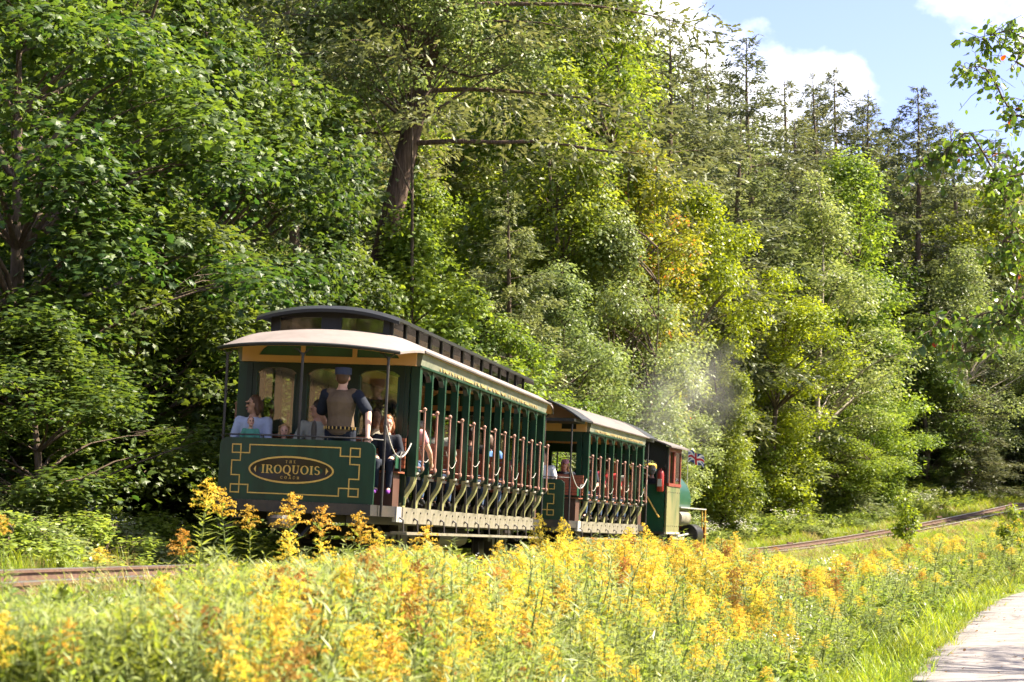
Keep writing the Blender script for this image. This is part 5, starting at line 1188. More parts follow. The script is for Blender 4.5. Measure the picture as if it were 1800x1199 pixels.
# undergrowth along the far side of the rails
und = [(8, 20.6, 905, 'shrubA'), (75, 20.8, 915, 'shrubB'), (150, 21.4, 905, 'shrubA'), (215, 22.2, 925, 'shrubB'), (275, 22.8, 905, 'shrubA'), (330, 23.6, 930, 'shrubB'), (385, 24.6, 920, 'shrubA')]
ulab = ['low bush at the left edge behind the rails', 'pale low bush second from the left edge behind the rails', 'green bush third along behind the rails', 'pale bush fourth along behind the rails', 'green bush fifth along behind the rails',
        'pale bush sixth along behind the rails', 'green bush behind the rear platform of the coach']
for (px, d, top, k), lab in zip(und, ulab): T_(k, lab, px, d, top, px * .1, 'shrub', 'shrub', 'shrubs along the far side of the rails', sxy=.9)
for px, d, top, k, lab in ((1420, 71, 925, 'shrubB', 'pale bush where the rails come out from behind the meadow'), (1500, 74, 912, 'shrubB', 'pale bush under the small bright maple'), (1560, 77, 908, 'shrubA', 'low bush on the far side of the rails at the bend')):
    T_(k, lab, px, d, top, px * .1, 'shrub', 'shrub', 'shrubs along the far side of the rails', sxy=1.3)
# the wood behind, one mass of trees up the slope
def gn_scatter(name, pos, rot, scl, idx, protos, label, cat):
    """one object whose points carry instances of the given meshes"""
    col = bpy.data.collections.new(name + '_kinds')
    for k, me in enumerate(protos):
        o = bpy.data.objects.new('%s_%02d' % (name, k), me); col.objects.link(o)
    me = bpy.data.meshes.new(name); n = len(pos); me.vertices.add(n); me.vertices.foreach_set('co', np.asarray(pos, np.float32).ravel())
    for nm, ty, val in (('rot', 'FLOAT_VECTOR', rot), ('scl', 'FLOAT_VECTOR', scl)):
        a = me.attributes.new(nm, ty, 'POINT'); a.data.foreach_set('vector', np.asarray(val, np.float32).ravel())
    a = me.attributes.new('pidx', 'INT', 'POINT'); a.data.foreach_set('value', np.asarray(idx, np.int32))
    o = link(name, me); g = bpy.data.node_groups.new(name, 'GeometryNodeTree')
    g.interface.new_socket('Geometry', in_out='INPUT', socket_type='NodeSocketGeometry'); g.interface.new_socket('Geometry', in_out='OUTPUT', socket_type='NodeSocketGeometry')
    N, L = g.nodes, g.links; gi, go = N.new('NodeGroupInput'), N.new('NodeGroupOutput')
    ci = N.new('GeometryNodeCollectionInfo'); ci.inputs['Collection'].default_value = col; ci.inputs['Separate Children'].default_value = True; ci.inputs['Reset Children'].default_value = True
    ip = N.new('GeometryNodeInstanceOnPoints'); ip.inputs['Pick Instance'].default_value = True
    def na(nm, ty):
        q = N.new('GeometryNodeInputNamedAttribute'); q.data_type = ty; q.inputs['Name'].default_value = nm; return q.outputs['Attribute']
    L.new(gi.outputs[0], ip.inputs['Points']); L.new(ci.outputs[0], ip.inputs['Instance']); L.new(na('pidx', 'INT'), ip.inputs['Instance Index'])
    er = N.new('FunctionNodeEulerToRotation'); L.new(na('rot', 'FLOAT_VECTOR'), er.inputs[0]); L.new(er.outputs[0], ip.inputs['Rotation'])
    L.new(na('scl', 'FLOAT_VECTOR'), ip.inputs['Scale']); L.new(ip.outputs[0], go.inputs[0])
    md = o.modifiers.new('scatter', 'NODES'); md.node_group = g
    tag(o, label, cat, kind='stuff'); return o
def build_wood():
    rg = np.random.default_rng(77); pos, rot, scl, idx = [], [], [], []
    kinds = ['broadA', 'hemA', 'mapleA', 'hemB', 'broadB', 'birchA']
    protos = []
    for k in kinds: protos += [PROTO[k][1], PROTO[k][0]]
    for px0 in range(-160, 1960, 62):
        for row in range(3):
            px = px0 + rg.uniform(-25, 25); f = np.clip(px / 1800, 0, 1)
            d = (54 + 56 * f ** .9) + row * (9 + 5 * f) + rg.uniform(-3, 3); x = at(px, d)
            s, t = st_of(np.array([x]), np.array([d]))
            if t[0] > -5: continue
            z = gz(x, d) - .2
            lim = sight(np.interp(px, [-200, 1050, 1150, 1250, 1400, 1600, 1800, 2000], [-400, -150, 90, 190, 230, 290, 330, 330]), d) - z
            k = int(rg.choice(6, p=[.25, .25, .2, .15, .1, .05] if px < 500 else [.34, .10, .16, .05, .25, .10])); hh = HH[kinds[k]]
            h = min(lim * rg.uniform(.78, .97), 24) if row else min(lim * .7, 17)
            if h < 4: continue
            r_ = (0, 0, rg.uniform(0, 6.28)); w = min(h / hh, 1.5) * rg.uniform(.9, 1.2)
            for j in (0, 1): pos.append((x, d, z)); rot.append(r_); scl.append((w, w, h / hh)); idx.append(2 * k + j)
    for k_ in range(46):                          # unseen wood behind the lens, added for the window glass to reflect
        x, d = rg.uniform(-60, 45), rg.uniform(-60, -22); k = int(rg.choice(6, p=[.3, .2, .25, .1, .1, .05])); r_ = (0, 0, rg.uniform(0, 6.28)); w = rg.uniform(.9, 1.3)
        for j in (0, 1): pos.append((x, d, gz(x, d) - .2)); rot.append(r_); scl.append((w, w, w)); idx.append(2 * k + j)
    for x, d in ((41, 90), (46, 97), (43, 104), (50, 108), (55, 95)):      # unseen trees added beyond the right edge to shade the corner of the wood
        for j in (0, 1): pos.append((x, d, gz(x, d) - .2)); rot.append((0, 0, x)); scl.append((1.6, 1.6, 1.75)); idx.append(j)
    gn_scatter('forest', pos, rot, scl, idx, protos, 'dense mixed wood covering the hillside behind the trees', 'forest')
build_wood()
# ---------------------------------------------------------------- meadow: goldenrod, weeds, grass
def goldenrod(seed, H, bloom, leafm='weedleaf', lean=.06):
    """(stem, leaves, plume) meshes; spiral of narrow leaves, a plume of arching one-sided branchlets"""
    rg = np.random.default_rng(seed); a0 = rg.uniform(0, 6.28)
    ax = lambda t: np.array([lean * H * t * t * math.cos(a0), lean * H * t * t * math.sin(a0), H * t])
    stem = MB().tube([tuple(ax(t)) for t in np.linspace(0, .97, 6)], [.006, .0055, .005, .0045, .004, .002], 5, caps=False).mesh('stem', M['stem'], 'all', fix=False)
    nl = int(58 * H); t = np.linspace(.10, .86 if bloom else .99, nl) + rg.normal(0, .006, nl); a = np.arange(nl) * 2.4 + rg.normal(0, .25, nl)
    P = np.array([ax(v) for v in t]); up = .55 + .25 * rg.normal(0, 1, nl)
    D = np.stack([np.cos(a), np.sin(a), up], 1); Nn = np.stack([-np.cos(a) * up, -np.sin(a) * up, np.ones(nl)], 1) + rg.normal(0, .18, (nl, 3))
    S = .145 * np.clip(1.25 - .75 * t, .3, 1) * rg.uniform(.7, 1.2, nl) * (1.0 if H > .6 else .7)
    V, F, tt = leaf_arrays(P, Nn, D, S, np.clip(.25 + .6 * t + rg.normal(0, .12, nl), 0, 1), 'long')
    leaves = np_mesh('leaves', V, F, [M[leafm]], tt)
    if not bloom: return stem, leaves, None
    pos, sz = [], []; nb = 17
    for k in range(nb):
        f = k / nb; o = ax(.78 + .215 * f); b = k * 2.4 + rg.normal(0, .3); L = .115 * (1 - f) ** .75 * rg.uniform(.75, 1.2) + .022; n = int(8 + 190 * L)
        for j in range(n):
            u = (j + rg.uniform()) / n; r_ = L * u
            pos.append(o + np.array([math.cos(b) * r_, math.sin(b) * r_, L * (.75 * u - .62 * u * u)]) + np.array([0, 0, .007]) + rg.normal(0, .0055, 3)); sz.append(rg.uniform(.009, .017))
    pos = np.array(pos); n = len(pos)
    V1, F1, t1 = leaf_arrays(pos, unit(rg.normal(0, 1, (n, 3)) + (0, 0, .6)), rg.normal(0, 1, (n, 3)), np.array(sz), np.clip(rg.normal(.5, .25, n), 0, 1), 'diamond')
    V2, F2, t2 = leaf_arrays(pos, unit(rg.normal(0, 1, (n, 3))), rg.normal(0, 1, (n, 3)) + (0, 0, .5), np.array(sz), np.clip(rg.normal(.5, .25, n), 0, 1), 'diamond')
    return stem, leaves, np_mesh('plume', np.r_[V1, V2], np.r_[F1, F2 + len(V1)], [M[bloom]], np.r_[t1, t2])
def join(meshes, name):
    bm = bmesh.new(); mats = []
    tl = bm.verts.layers.float.new('tint')
    for me in meshes:
        if me is None: continue
        b = len(bm.verts); n = len(me.vertices); co = np.empty(n * 3, np.float32); me.vertices.foreach_get('co', co); co = co.reshape(-1, 3)
        tn = np.full(n, .5, np.float32)
        if 'tint' in me.attributes: me.attributes['tint'].data.foreach_get('value', tn)
        mi = len(mats); mats.append(me.materials[0]); vs = []
        for c, q in zip(co, tn): v = bm.verts.new(c); v[tl] = q; vs.append(v)
        for p in me.polygons:
            f = bm.faces.new([vs[i] for i in p.vertices]); f.material_index = mi
    out = bpy.data.meshes.new(name); bm.to_mesh(out); bm.free()
    for m in mats: out.materials.append(m)
    return out
def weed(seed, H, leafm, shape='oval', n=70, spread=.16, ls=.07, flower=None):
    rg = np.random.default_rng(seed); st = MB(); P, D, Nn, S = [], [], [], []; fl = []
    for k in range(4):
        a = rg.uniform(0, 6.28); tip = np.array([math.cos(a) * spread * rg.uniform(.3, 1), math.sin(a) * spread * rg.uniform(.3, 1), H * rg.uniform(.75, 1)])
        pts = [tip * t * np.array([t, t, 1]) for t in np.linspace(0, 1, 5)]; st.tube([tuple(p) for p in pts], [.005, .0045, .004, .003, .002], 4, caps=False)
        for j in range(n // 4):
            t = rg.uniform(.15, 1); b = j * 2.4; c = tip * t * np.array([t, t, 1])
            P.append(c); d = np.array([math.cos(b), math.sin(b), rg.uniform(-.1, .8)]); D.append(d); Nn.append(np.array([-d[0] * .4, -d[1] * .4, 1]) + rg.normal(0, .3, 3)); S.append(ls * rg.uniform(.6, 1.3) * (1.2 - .5 * t))
        if flower: fl += [tip + rg.normal(0, .035, 3) for _ in range(16)]
    V, F, t = leaf_arrays(np.array(P), np.array(Nn), np.array(D), np.array(S), rg.uniform(.1, .9, len(P)), shape)
    ms = [st.mesh('stem', M['stem'], 'all', fix=False), np_mesh('leaves', V, F, [M[leafm]], t)]
    if flower:
        fl = np.array(fl); V, F, t = leaf_arrays(fl, unit(rg.normal(0, .5, fl.shape) + (0, 0, 1)), rg.normal(0, 1, fl.shape), np.full(len(fl), .022), rg.uniform(0, 1, len(fl)), 'oval'); ms.append(np_mesh('plume', V, F, [M[flower]], t))
    return ms
def tuft(seed, H, leafm, n=38, spread=.10):
    rg = np.random.default_rng(seed); V, F, t = [], [], []
    for k in range(n):
        a, r_ = rg.uniform(0, 6.28), spread * rg.uniform() ** .5; b = rg.uniform(0, 6.28); h = H * rg.uniform(.5, 1.1); w = rg.uniform(.002, .0045); ln = h * rg.uniform(.1, .7)
        o = np.array([math.cos(a) * r_, math.sin(a) * r_, 0]); d = np.array([math.cos(b), math.sin(b), 0]); sd_ = np.array([-d[1], d[0], 0]); i = len(V)
        for u, ww in ((0, 1), (.45, .9), (.8, .6)):
            c = o + d * ln * u * u + np.array([0, 0, h * (u - .18 * u * u)]); V += [c - sd_ * w * ww, c + sd_ * w * ww]; 
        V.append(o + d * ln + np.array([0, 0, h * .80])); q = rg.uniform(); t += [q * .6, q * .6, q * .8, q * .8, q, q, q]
        F += [(i, i + 1, i + 3), (i, i + 3, i + 2), (i + 2, i + 3, i + 5), (i + 2, i + 5, i + 4), (i + 4, i + 5, i + 6)]
    return np_mesh('grass_tuft', np.array(V), np.array(F), [M[leafm]], np.array(t))
GR = [goldenrod(101, 1.15, 'bloom'), goldenrod(102, 1.0, 'bloom'), goldenrod(103, 1.1, 'oldbloom'), goldenrod(104, 1.2, 'bloom', lean=.12), goldenrod(105, .95, 'spent', lean=.16), goldenrod(106, 1.05, 'bloom', 'weedpale', .14)]
GV = [goldenrod(111, 1.0, None), goldenrod(112, .9, None, 'weedpale'), goldenrod(113, 1.05, None, 'weedpale', .12), goldenrod(114, .85, None, 'weedleaf', .15)]
FIELD = [join(g, 'goldenrod_%d' % i) for i, g in enumerate(GR)] + [join(g, 'weed_%d' % i) for i, g in enumerate(GV)]
FIELD += [join(weed(121, .55, 'weedleaf', 'oval', 90, .2, .075), 'weed_a'), join(weed(122, .6, 'weedpale', 'long', 110, .2, .10), 'weed_b'), join(weed(123, .65, 'weedpale', 'oval', 80, .2, .05, 'whitebloom'), 'weed_c'), join(weed(124, .5, 'weedleaf', 'long', 110, .22, .12), 'weed_d')]
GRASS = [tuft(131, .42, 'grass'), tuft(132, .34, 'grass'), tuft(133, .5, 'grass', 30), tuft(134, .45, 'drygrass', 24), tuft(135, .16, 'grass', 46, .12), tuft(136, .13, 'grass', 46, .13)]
def sky_cap(px):
    """how high the meadow stands against the far side, in sight lines, along its length"""
    return np.interp(px, [-50, 250, 330, 420, 520, 640, 690, 780, 830, 880, 940, 1000, 1150, 1300, 1370, 1450, 1560, 1700, 1800, 1900], [1052, 1050, 1020, 985, 978, 965, 955, 950, 985, 975, 945, 938, 935, 945, 972, 975, 958, 925, 905, 900])
def build_meadow():
    rg = np.random.default_rng(5)
    def candidates(n, y0, y1, power=1.0):
        u = rg.uniform(0, 1, n); y = 1 / (1 / y0 + (1 / y1 - 1 / y0) * u ** power); x = at(rg.uniform(-60, 1880, n), y); return x, y
    # tall weeds and goldenrod
    x, y = candidates(22000, 6.8, 92, .80)
    s, t = st_of(x, y); dr, _ = road_of(x, y); px = 900 + FPX * x / y; z = ground_z(x, y)
    ok = (t > 1.75) & (dr > .45 + .3 * rg.uniform(0, 1, len(x))) & (s < 100)
    cap = EYE + (965 - sky_cap(px) + np.where((px < 420) & (rg.uniform(0, 1, len(x)) < .05), 55, 0) + np.where(rg.uniform(0, 1, len(x)) < .05, rg.uniform(8, 34, len(x)), 0) - np.abs(rg.normal(0, 21, len(x)))) / FPX * y
    room = cap - z
    ok &= room > .22
    edge = np.clip((dr - .4) / 1.5, 0, 1)
    h = np.minimum(room, 1.25 * rg.uniform(.5, 1.1, len(x)) * (.45 + .55 * edge))
    patch = .5 + .5 * np.sin(x * .9 + 2 * np.sin(y * .35)) * np.sin(y * .5 + x * .6)
    nearf = np.clip((y - 11) / 11, 0, 1)
    pb = (.09 + .42 * nearf) * np.clip((px - 150) / 400, .22, 1) * (.10 + 1.35 * patch ** 1.3) * np.clip(edge * 1.4, 0, 1)
    q = rg.uniform(0, 1, len(x)); typ = np.where((q < pb) & (h > .5), rg.choice([0, 1, 2, 3, 4, 5], len(x), p=[.26, .20, .15, .18, .12, .09]), np.where(h > .62, rg.integers(6, 10, len(x)), rg.integers(10, 14, len(x))))
    mixw = rg.uniform(0, 1, len(x)) < .16; typ = np.where(mixw & (typ > 5), rg.integers(10, 14, len(x)), typ); typ = np.where((typ == 12) & (rg.uniform(0, 1, len(x)) < .9) | ((typ == 12) & (y < 17)), 10, typ)
    hb = np.array([1.15, 1.0, 1.1, 1.2, .95, 1.05, 1.0, .9, 1.05, .85, .55, .6, .65, .5])
    keep = ok; x, y, z, h, typ = x[keep], y[keep], z[keep], h[keep], typ[keep]
    sc = np.clip(h / hb[typ], .3, 1.5); w = np.clip(sc, .65, 1.25) * np.clip(.75 + y / 45, .9, 1.9)
    n = len(x); rot = np.stack([rg.normal(0, .10, n), rg.normal(0, .10, n), rg.uniform(0, 6.28, n)], 1)
    # the flowering plants that show largest stand as plants of their own
    px = 900 + FPX * x / y; inside = (typ < 6) & (px > 5) & (px < 1795) & (EYE + (965 - 1190) / FPX * y < z + h)
    cand = np.where(inside)[0]; cand = cand[np.argsort(y[cand])][:220]; rest = np.ones(n, bool); rest[cand] = False
    named = {}
    for i in cand:
        e = empty('goldenrod', (x[i], y[i], z[i] - .02), tuple(rot[i])); e.scale = (w[i], w[i], sc[i])
        hue = {2: 'orange fading', 4: 'brown spent', 0: 'clear yellow', 1: 'bushy yellow', 3: 'leaning yellow', 5: 'pale-leaved yellow'}[int(typ[i])]
        zone = ['lower left corner', 'below the dash panel', 'below the first coach', 'below the second coach', 'below the locomotive', 'beside the road'][int(np.clip(px[i] / 300, 0, 5))]
        dep = 'at the bottom edge' if y[i] < 10.5 else 'low down' if y[i] < 13 else 'halfway up'
        tag(e, None, 'goldenrod', 'goldenrod plants of the near bank'); named.setdefault((hue, dep, zone), []).append((px[i], e))
        for nm, me in zip(('stem', 'leaves', 'plume'), GR[typ[i]]): link(nm, me, e)
    ORD = 'first second third fourth fifth sixth seventh eighth ninth tenth eleventh twelfth thirteenth fourteenth fifteenth sixteenth seventeenth eighteenth nineteenth twentieth'.split()
    for (hue, dep, zone), lst in named.items():
        for k, (_, e) in enumerate(sorted(lst, key=lambda q: q[0])):
            e['label'] = ('%s from left of %s goldenrods %s, %s' % (ORD[min(k, 19)], hue, dep, zone)) if len(lst) > 1 else 'single %s goldenrod %s, %s' % (hue, dep, zone)
    x, y, z, w, sc, typ, rot = [v[rest] for v in (x, y, z, w, sc, typ, rot)]
    gn_scatter('meadow', np.stack([x, y, z - .02], 1), rot, np.stack([w, w, sc], 1), typ, FIELD, 'tangled meadow of yellow goldenrod and leafy weeds on the bank', 'meadow')
    # grass everywhere below, mown strip by the road, turf along the rails
    x, y = candidates(20000, 6.5, 95, .8); s, t = st_of(x, y); dr, _ = road_of(x, y); z = ground_z(x, y); px = 900 + FPX * x / y
    ok = (t > 1.0) & (dr > -.22 * rg.uniform(0, 1, len(x)) ** 2); u = rg.uniform(0, 1, len(x))
    typ = np.where(dr < 1.0, np.where(u < .7, rg.integers(4, 6, len(x)), rg.integers(0, 3, len(x))), np.where(t < 2.4, rg.choice([4, 5, 1, 3], len(x)), rg.choice([0, 1, 2, 3], len(x), p=[.36, .3, .22, .12])))
    sc = rg.uniform(.7, 1.3, len(x)); cap = EYE + (965 - sky_cap(px) - 8) / FPX * y - z; sc = np.minimum(sc, np.clip(cap / .45, .12, 2)); w = np.clip(.8 + y / 26, 1, 3) * sc ** .5
    x, y, z, typ, sc, w = [v[ok] for v in (x, y, z, typ, sc, w)]
    m = 5300; Sx, tx = np.r_[rg.uniform(22, 90, 5000), rg.uniform(-16, -4, 300)], np.r_[rg.uniform(.75, 5.5, 5000), rg.uniform(.72, 1.5, 300)]; hx = H0 + Sx / TR; x2 = X0 + TR * (math.cos(H0) - np.cos(hx)) + tx * np.cos(hx); y2 = Y0 + TR * (np.sin(hx) - math.sin(H0)) - tx * np.sin(hx)
    q2 = rg.uniform(.35, 1.0, m) * np.where(Sx < 0, .75, np.clip(tx - .5, .25, 1)); x = np.r_[x, x2]; y = np.r_[y, y2]; z = np.r_[z, ground_z(x2, y2)]; typ = np.r_[typ, rg.choice([0, 1, 3, 4, 5, 5], m)]; sc = np.r_[sc, q2]; w = np.r_[w, q2 ** .5 * (1 + y2 / 40)]; n = len(x)
    rot = np.stack([rg.normal(0, .1, n), rg.normal(0, .1, n), rg.uniform(0, 6.28, n)], 1)
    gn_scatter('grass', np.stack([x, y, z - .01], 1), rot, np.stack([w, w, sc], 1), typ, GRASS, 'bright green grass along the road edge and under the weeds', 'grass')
    # low plants between and beyond the rails
    n = 6500; S = rg.uniform(-22, 95, n); tt = np.where(rg.uniform(0, 1, n) < .7, rg.uniform(-3.6, -1.05, n), rg.uniform(-.45, .45, n))
    def offs(S, tt):
        h_ = H0 + S / TR; return X0 + TR * (math.cos(H0) - np.cos(h_)) + tt * np.cos(h_), Y0 + TR * (np.sin(h_) - math.sin(H0)) - tt * np.sin(h_)
    ok = ~((S > -4.5) & (S < 33) & (np.abs(tt) < 1.6)); S, tt = S[ok], tt[ok]; n = len(S); x, y = offs(S, tt); z = ground_z(x, y)
    mid = np.abs(tt) < 1.0; k = np.where(mid, rg.integers(4, 6, n), rg.integers(0, 6, n)); q = np.where(mid, rg.uniform(.25, .6, n), rg.uniform(.5, 1.2, n)); w = q * (1 + np.clip(y - 40, 0, None) / 40)
    zero = np.zeros(n); gn_scatter('trackside_grass', np.stack([x, y, z - .01], 1), np.stack([zero, zero, rg.uniform(0, 6.28, n)], 1), np.stack([w, w, q], 1), k, GRASS, 'sparse grass growing between and beyond the rails', 'grass')
    # undergrowth on the forest edge
    n = 4600; S = rg.uniform(-24, 100, n); tt = np.where(rg.uniform(0, 1, n) < .66, -rg.uniform(2.6, 9, n), -rg.uniform(2.3, 4.2, n)); x, y = offs(S, tt)
    ok = np.abs(x) < y * .30; x, y = x[ok], y[ok]; n = len(x); z = ground_z(x, y); q = rg.uniform(.6, 1.5, n); w = q * (1.4 + np.clip(y - 40, 0, None) / 40)
    gn_scatter('undergrowth', np.stack([x, y, z - .03], 1), np.stack([rg.normal(0, .1, n), rg.normal(0, .1, n), rg.uniform(0, 6.28, n)], 1), np.stack([w, w, q], 1), rg.choice(4, n, p=[.42, .22, .06, .30]), FIELD[10:14], 'leafy undergrowth along the edge of the wood', 'undergrowth')
build_meadow()
def place_goldenrod(px, d, top, kind, rot, label, group=None, w=1.0):
    x = at(px, d); z = gz(x, d) - .02; H = [1.15, 1.0, 1.1, 1.2, .95, 1.05][kind]
    e = empty('goldenrod', (x, d, z), (0, 0, rot)); s = (sight(top, d) - z) / H; e.scale = (w, w, s); tag(e, label, 'goldenrod', group)
    for nm, me in zip(('stem', 'leaves', 'plume'), GR[kind]): link(nm, me, e)
lead = [(352, 14.5, 842, 0, 1.2, 'tall goldenrod with pale yellow spire just left of the coach'), (404, 14.9, 858, 2, 1.2, 'orange-topped goldenrod overlapping the left end of the dash panel'),
        (443, 15.6, 888, 2, 1.0, 'short orange goldenrod second in front of the dash panel'), (500, 14.6, 868, 2, 1.35, 'tallest orange goldenrod in front of the middle of the dash panel'),
        (558, 15.2, 890, 2, 1.2, 'goldenrod with wide orange head under the IROQUOIS lettering'), (640, 15.4, 900, 2, 1.3, 'orange goldenrod below the right end of the dash panel'),
        (520, 13.6, 935, 1, 1.2, 'lower goldenrod leaning in front of the tallest orange one'), (600, 14.2, 950, 5, 1.2, 'low orange goldenrod under the coach platform'),
        (700, 16.5, 930, 3, 1.4, 'bushy yellow goldenrod before the near end of the running board'), (745, 16.8, 925, 0, 1.4, 'full yellow goldenrod before the running board'),
        (860, 19.5, 950, 3, 1.0, 'lone goldenrod before the dark gap under the coach'), (950, 20.5, 905, 5, 1.2, 'goldenrod standing against the sill of the first coach'),
        (995, 21, 912, 1, 1.2, 'goldenrod below the platform between the coaches'), (1152, 24, 920, 3, 1.2, 'goldenrod reaching up before the locomotive cab'),
        (1285, 28, 935, 0, 1.2, 'goldenrod tip right of the locomotive'), (165, 12.6, 962, 0, .9, 'slender goldenrod rising over the rails at the left'), (15, 11.8, 905, 2, .7, 'single nodding goldenrod at the far left edge'),
        (320, 12.8, 930, 2, .9, 'brownish goldenrod in front of the rails near the coach')]
for i, (px, d, top, k, w, lab) in enumerate(lead): place_goldenrod(px, d, top, k, i * 1.3, lab, None, w * .92)
# young saplings by the far rails
SAP = broadleaf(71, 2.4, .8, .25, 26, 60, .11, 'oval', trunk_r=.02, clump=.30, leafm='yellowing', stems=2)
put_tree('sapling', SAP, 'yellow-green sapling standing beside the far rails', 1592, 62, 868, 2.4, .4, cat='sapling')
put_tree('sapling', SAP, 'rounded green bush among the goldenrod near the right margin', 1772, 60, 892, 2.4, 2.4, cat='shrub', sxy=.8)
# broad-leaved dock close to the lens on the left
def dock(px, d, label, seed, n=9, ls=.26):
    rg = np.random.default_rng(seed); x = at(px, d); e = empty('dock_plant', (x, d, gz(x, d)), (0, 0, seed)); tag(e, label, 'plant', 'broad-leaved plants near the lens')
    MB().tube([(0, 0, 0), (.02, 0, .3), (.03, .02, .62)], [.009, .007, .003], 6).build('stem', M['stem'], e)
    for k in range(n):
        b, zz = k * 2.4, .12 + .5 * k / n; L = ls * rg.uniform(.7, 1.1); me = MB()
        me.grid(lambda u, w: (L * u, w * L * .22 * math.sin(math.pi * (u * .92 + .06)) ** .8, L * (.75 * u - .7 * u * u) - abs(w) * .02), np.linspace(0, 1, 7), (-1, 0, 1))
        m_ = me.mesh('leaf', M['weedleaf'], 'all'); a_ = m_.attributes.new('tint', 'FLOAT', 'POINT'); a_.data.foreach_set('value', [rg.uniform(.2, .8)] * len(m_.vertices))
        link('leaf', m_, e, (.015, .01, zz), (0, -.25, b))
dock(135, 8.3, 'broad-leaved plant with large green leaves in the blurred lower left', 1); dock(20, 9.0, 'dark broad leaf plant at the blurred left edge', 2, 7); dock(205, 8.0, 'second broad-leaved plant in the blurred lower left corner', 3, 7)
# ---------------------------------------------------------------- overhanging aspen branches by the right edge, their trunk outside the frame
def build_aspen():
    rg = np.random.default_rng(9); bx, by = 13.2, 24.0; bz = gz(bx, by)
    e = empty('aspen_tree', (bx, by, bz)); tag(e, 'aspen reaching in from the right edge with dangling glossy leaves', 'tree')
    br = [([(0, 0, 0), (.05, 0, 2), (-.1, .1, 4.5), (0, 0, 7), (.1, .1, 10)], [.17, .15, .13, .1, .04])]
    P = []
    def world(px, py, d): return np.array([at(px, d) - bx, d - by, sight(py, d) - bz])
    limbs = [((0, 0, 6.2), [(1880, 290, 21.5), (1790, 330, 21.2), (1720, 230, 21), (1680, 250, 21), (1640, 270, 21)]), ((0, 0, 6.8), [(1900, 120, 21.8), (1830, 60, 21.6), (1780, 40, 21.5), (1745, 60, 21.5)]),
             ((0, 0, 6.0), [(1900, 200, 22), (1800, 190, 22), (1750, 110, 22), (1710, 110, 22)]), ((0, 0, 5.4), [(1880, 420, 21.3), (1800, 400, 21), (1770, 330, 21), (1750, 300, 21)]),
             ((0, 0, 4.8), [(1900, 520, 20.8), (1810, 520, 20.6), (1760, 545, 20.5), (1700, 560, 20.5), (1660, 560, 20.4), (1640, 590, 20.4)]), ((0, 0, 5.2), [(1880, 600, 21.2), (1800, 480, 21), (1775, 430, 21)]),
             ((0, 0, 4.7), [(1880, 560, 20.8), (1790, 560, 20.6), (1720, 580, 20.5), (1690, 640, 20.4)]), ((0, 0, 6.4), [(1890, 330, 21.6), (1800, 270, 21.4), (1700, 265, 21.2), (1630, 290, 21.1)])]
    for o, pts in limbs:
        pp = [np.array(o)] + [world(*p) for p in pts]; dn = _dense(np.array(pp), 5); dn = dn + rg.normal(0, .010, dn.shape)
        br.append(([tuple(p) for p in dn], list(np.linspace(.022, .003, len(dn)))))
        for i in range(4, len(dn)):
            for _ in range(4):
                t_ = dn[i] + np.array([rg.normal(0, .16), rg.normal(0, .22), rg.uniform(-.28, .14)]); br.append((bend(dn[i], t_, rg, .1, 4), [.005, .004, .003, .002]))
                for _ in range(rg.integers(3, 6)): P.append(dn[i] + (t_ - dn[i]) * rg.uniform(.4, 1) + rg.normal(0, .035, 3))
    # a light crown further up and out, beyond the frame, that shades the lane
    Q = []
    for k in range(60):
        c = np.array([rg.uniform(-1.0, 4.0), rg.uniform(1.5, 5), rg.uniform(6.0, 9)]); br.append((bend((0, 0, c[2] * .7), c, rg), list(np.linspace(.04, .005, 5)))); Q.append(c + rg.normal(0, .38, (70, 3)))
    Q = np.concatenate(Q)
    link('trunk', branch_tubes(br, 'trunk', M['bark']), e)
    n = len(Q); V, F, t = leaf_arrays(Q, rg.normal(0, 1, (n, 3)) + (0, 0, .6), rg.normal(0, .6, (n, 3)) + (0, 0, -.7), rg.uniform(.06, .1, n), rg.uniform(0, .95, n), 'oval')
    link('crown', np_mesh('crown', V, F, [M['aspen']], t), e)
    # every leaf that shows singly is a piece of its own, the rest of the spray one part
    P = np.array(P); n = len(P); size = rg.uniform(.06, .10, n); tint = np.clip(rg.uniform(0, 1, n), 0, .94); tint[rg.uniform(0, 1, n) < .008] = 1
    sp = MB(); ang = np.linspace(0, 2 * math.pi, 9)[:-1]
    LM = []
    for k in range(5):
        m_ = MB(); m_.add([(0, 0, 0), (.3, .42, .04), (.62, .36, .0), (1, 0, -.06), (.62, -.36, .0), (.3, -.42, .04), (.5, 0, -.05)], [(6, 0, 1), (6, 1, 2), (6, 2, 3), (6, 3, 4), (6, 4, 5), (6, 5, 0)])
        m_ = m_.mesh('leaf', M['aspen'], 'all', fix=False); a = m_.attributes.new('tint', 'FLOAT', 'POINT'); a.data.foreach_set('value', [[.05, .3, .55, .9, 1.0][k]] * 7); LM.append(m_)
    order = np.argsort(P[:, 0])
    for j, i in enumerate(order[:290]):
        d = Vector(rg.normal(0, .5, 3) + (0, 0, -.8)).normalized(); k = 4 if tint[i] > .95 else int(tint[i] * 4)
        o = link('leaf', LM[k], e, tuple(P[i]), d.to_track_quat('X', 'Z').to_euler(), float(size[i])); o.rotation_euler.rotate_axis('X', rg.uniform(-1.2, 1.2))
    rest = order[290:]; n = len(rest)
    V, F, t = leaf_arrays(P[rest], rg.normal(0, 1, (n, 3)) + (0, 0, .3), rg.normal(0, .5, (n, 3)) + (0, 0, -.8), size[rest], tint[rest], 'oval')
    tag(link('leaf_spray', np_mesh('leaf_spray', V, F, [M['aspen']], t), e), kind='stuff')
build_aspen()
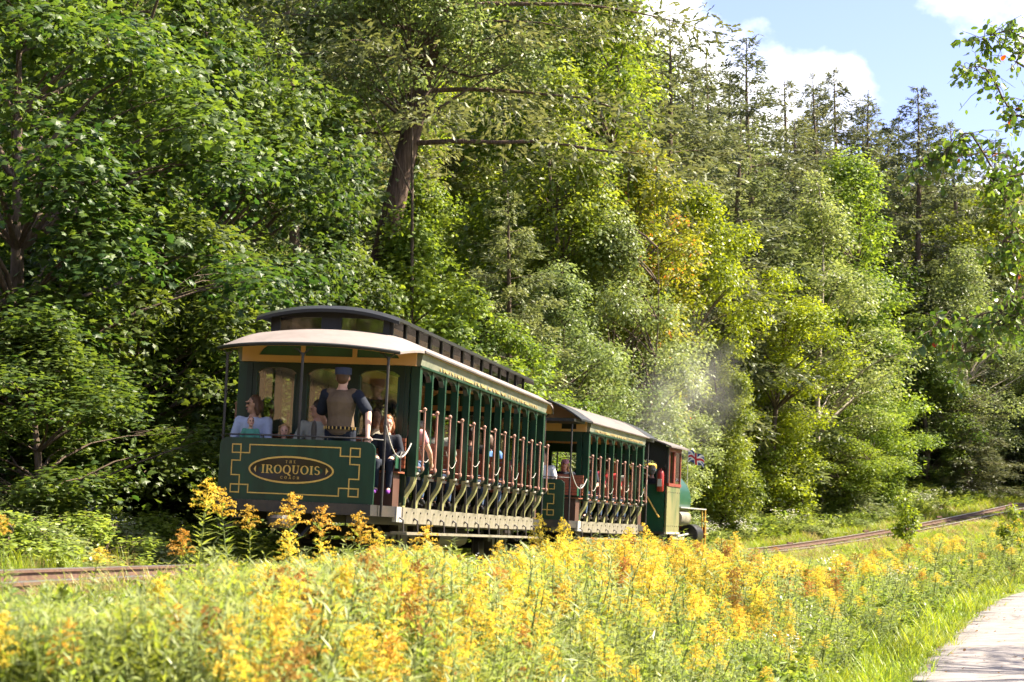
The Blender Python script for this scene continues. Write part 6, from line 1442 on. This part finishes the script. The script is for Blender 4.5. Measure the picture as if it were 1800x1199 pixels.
# ---------------------------------------------------------------- thin smoke drifting back from the chimney
def build_smoke():
    c = Vector((at(1205, 55), 55, sight(700, 55))); o_ = MB(); rg = np.random.default_rng(2)
    bm = bmesh.new(); bmesh.ops.create_icosphere(bm, subdivisions=4, radius=1)
    for v in bm.verts: v.co *= 1 + .15 * math.sin(4 * v.co.x + 2) * math.sin(5 * v.co.z) + .1 * math.sin(7 * v.co.y)
    me = bpy.data.meshes.new('smoke'); bm.to_mesh(me); bm.free()
    m = bpy.data.materials.new('coal smoke'); m.use_nodes = True; N, L = m.node_tree.nodes, m.node_tree.links; N.remove(N['Principled BSDF'])
    pv = N.new('ShaderNodeVolumePrincipled'); pv.inputs['Color'].default_value = (.95, .93, .90, 1); L.new(pv.outputs[0], N['Material Output'].inputs['Volume'])
    tc = N.new('ShaderNodeTexCoord'); ln = N.new('ShaderNodeVectorMath'); ln.operation = 'LENGTH'; L.new(tc.outputs['Object'], ln.inputs[0])
    f = N.new('ShaderNodeMapRange'); f.inputs[1].default_value = .95; f.inputs[2].default_value = .15; f.interpolation_type = 'SMOOTHSTEP'; L.new(ln.outputs['Value'], f.inputs[0])
    nz = N.new('ShaderNodeTexNoise'); nz.inputs['Scale'].default_value = 2.2; nz.inputs['Detail'].default_value = 4; L.new(tc.outputs['Object'], nz.inputs['Vector'])
    g = N.new('ShaderNodeMapRange'); g.inputs[1].default_value = .38; g.inputs[2].default_value = .75; g.inputs[4].default_value = .2; L.new(nz.outputs[0], g.inputs[0])
    mu = N.new('ShaderNodeMath'); mu.operation = 'MULTIPLY'; L.new(f.outputs[0], mu.inputs[0]); L.new(g.outputs[0], mu.inputs[1]); L.new(mu.outputs[0], pv.inputs['Density'])
    me.materials.append(m); o = link('smoke', me, None, c, (0, R(28), 0), (2.0, 1.6, 3.2)); tag(o, 'thin grey smoke drifting over the locomotive', 'smoke', kind='stuff')
build_smoke()
SC.cycles.volume_step_rate = 2.0; SC.cycles.volume_max_steps = 64
# ---------------------------------------------------------------- fallen leaves and grit on the lane
def build_litter():
    rg = np.random.default_rng(31); n = 420; i = rg.integers(30, 130, n); e = np.where(rg.uniform(0, 1, n) < .7, rg.uniform(0, 1, n) ** 2 * 1.6, rg.uniform(0, 5.2, n)); t = ROADD[i + 1] - ROADD[i]; f = rg.uniform(0, 1, (n, 1))
    nr = np.stack([t[:, 1], -t[:, 0]], 1); nr /= np.linalg.norm(nr, axis=1)[:, None]; P = ROADD[i] + t * f; P[:, :2] += nr * (e[:, None] + .1); P[:, 2] += .05 * np.sin(np.pi * np.clip(e, .12, 5) / 5.5) + .012
    V, F, tt = leaf_arrays(P, np.array([0, 0, 1.0]) + rg.normal(0, .25, (n, 3)), rg.normal(0, 1, (n, 3)), rg.uniform(.03, .075, n), rg.uniform(0, 1, n), 'oval')
    tag(link('leaf_litter', np_mesh('leaf_litter', V, F, [leaf_mat('dry fallen leaves', (.10, .06, .03), (.26, .17, .06), .7, .2, .2)], tt)), 'dry fallen leaves scattered along the edge of the lane', 'leaves', kind='stuff')
build_litter()
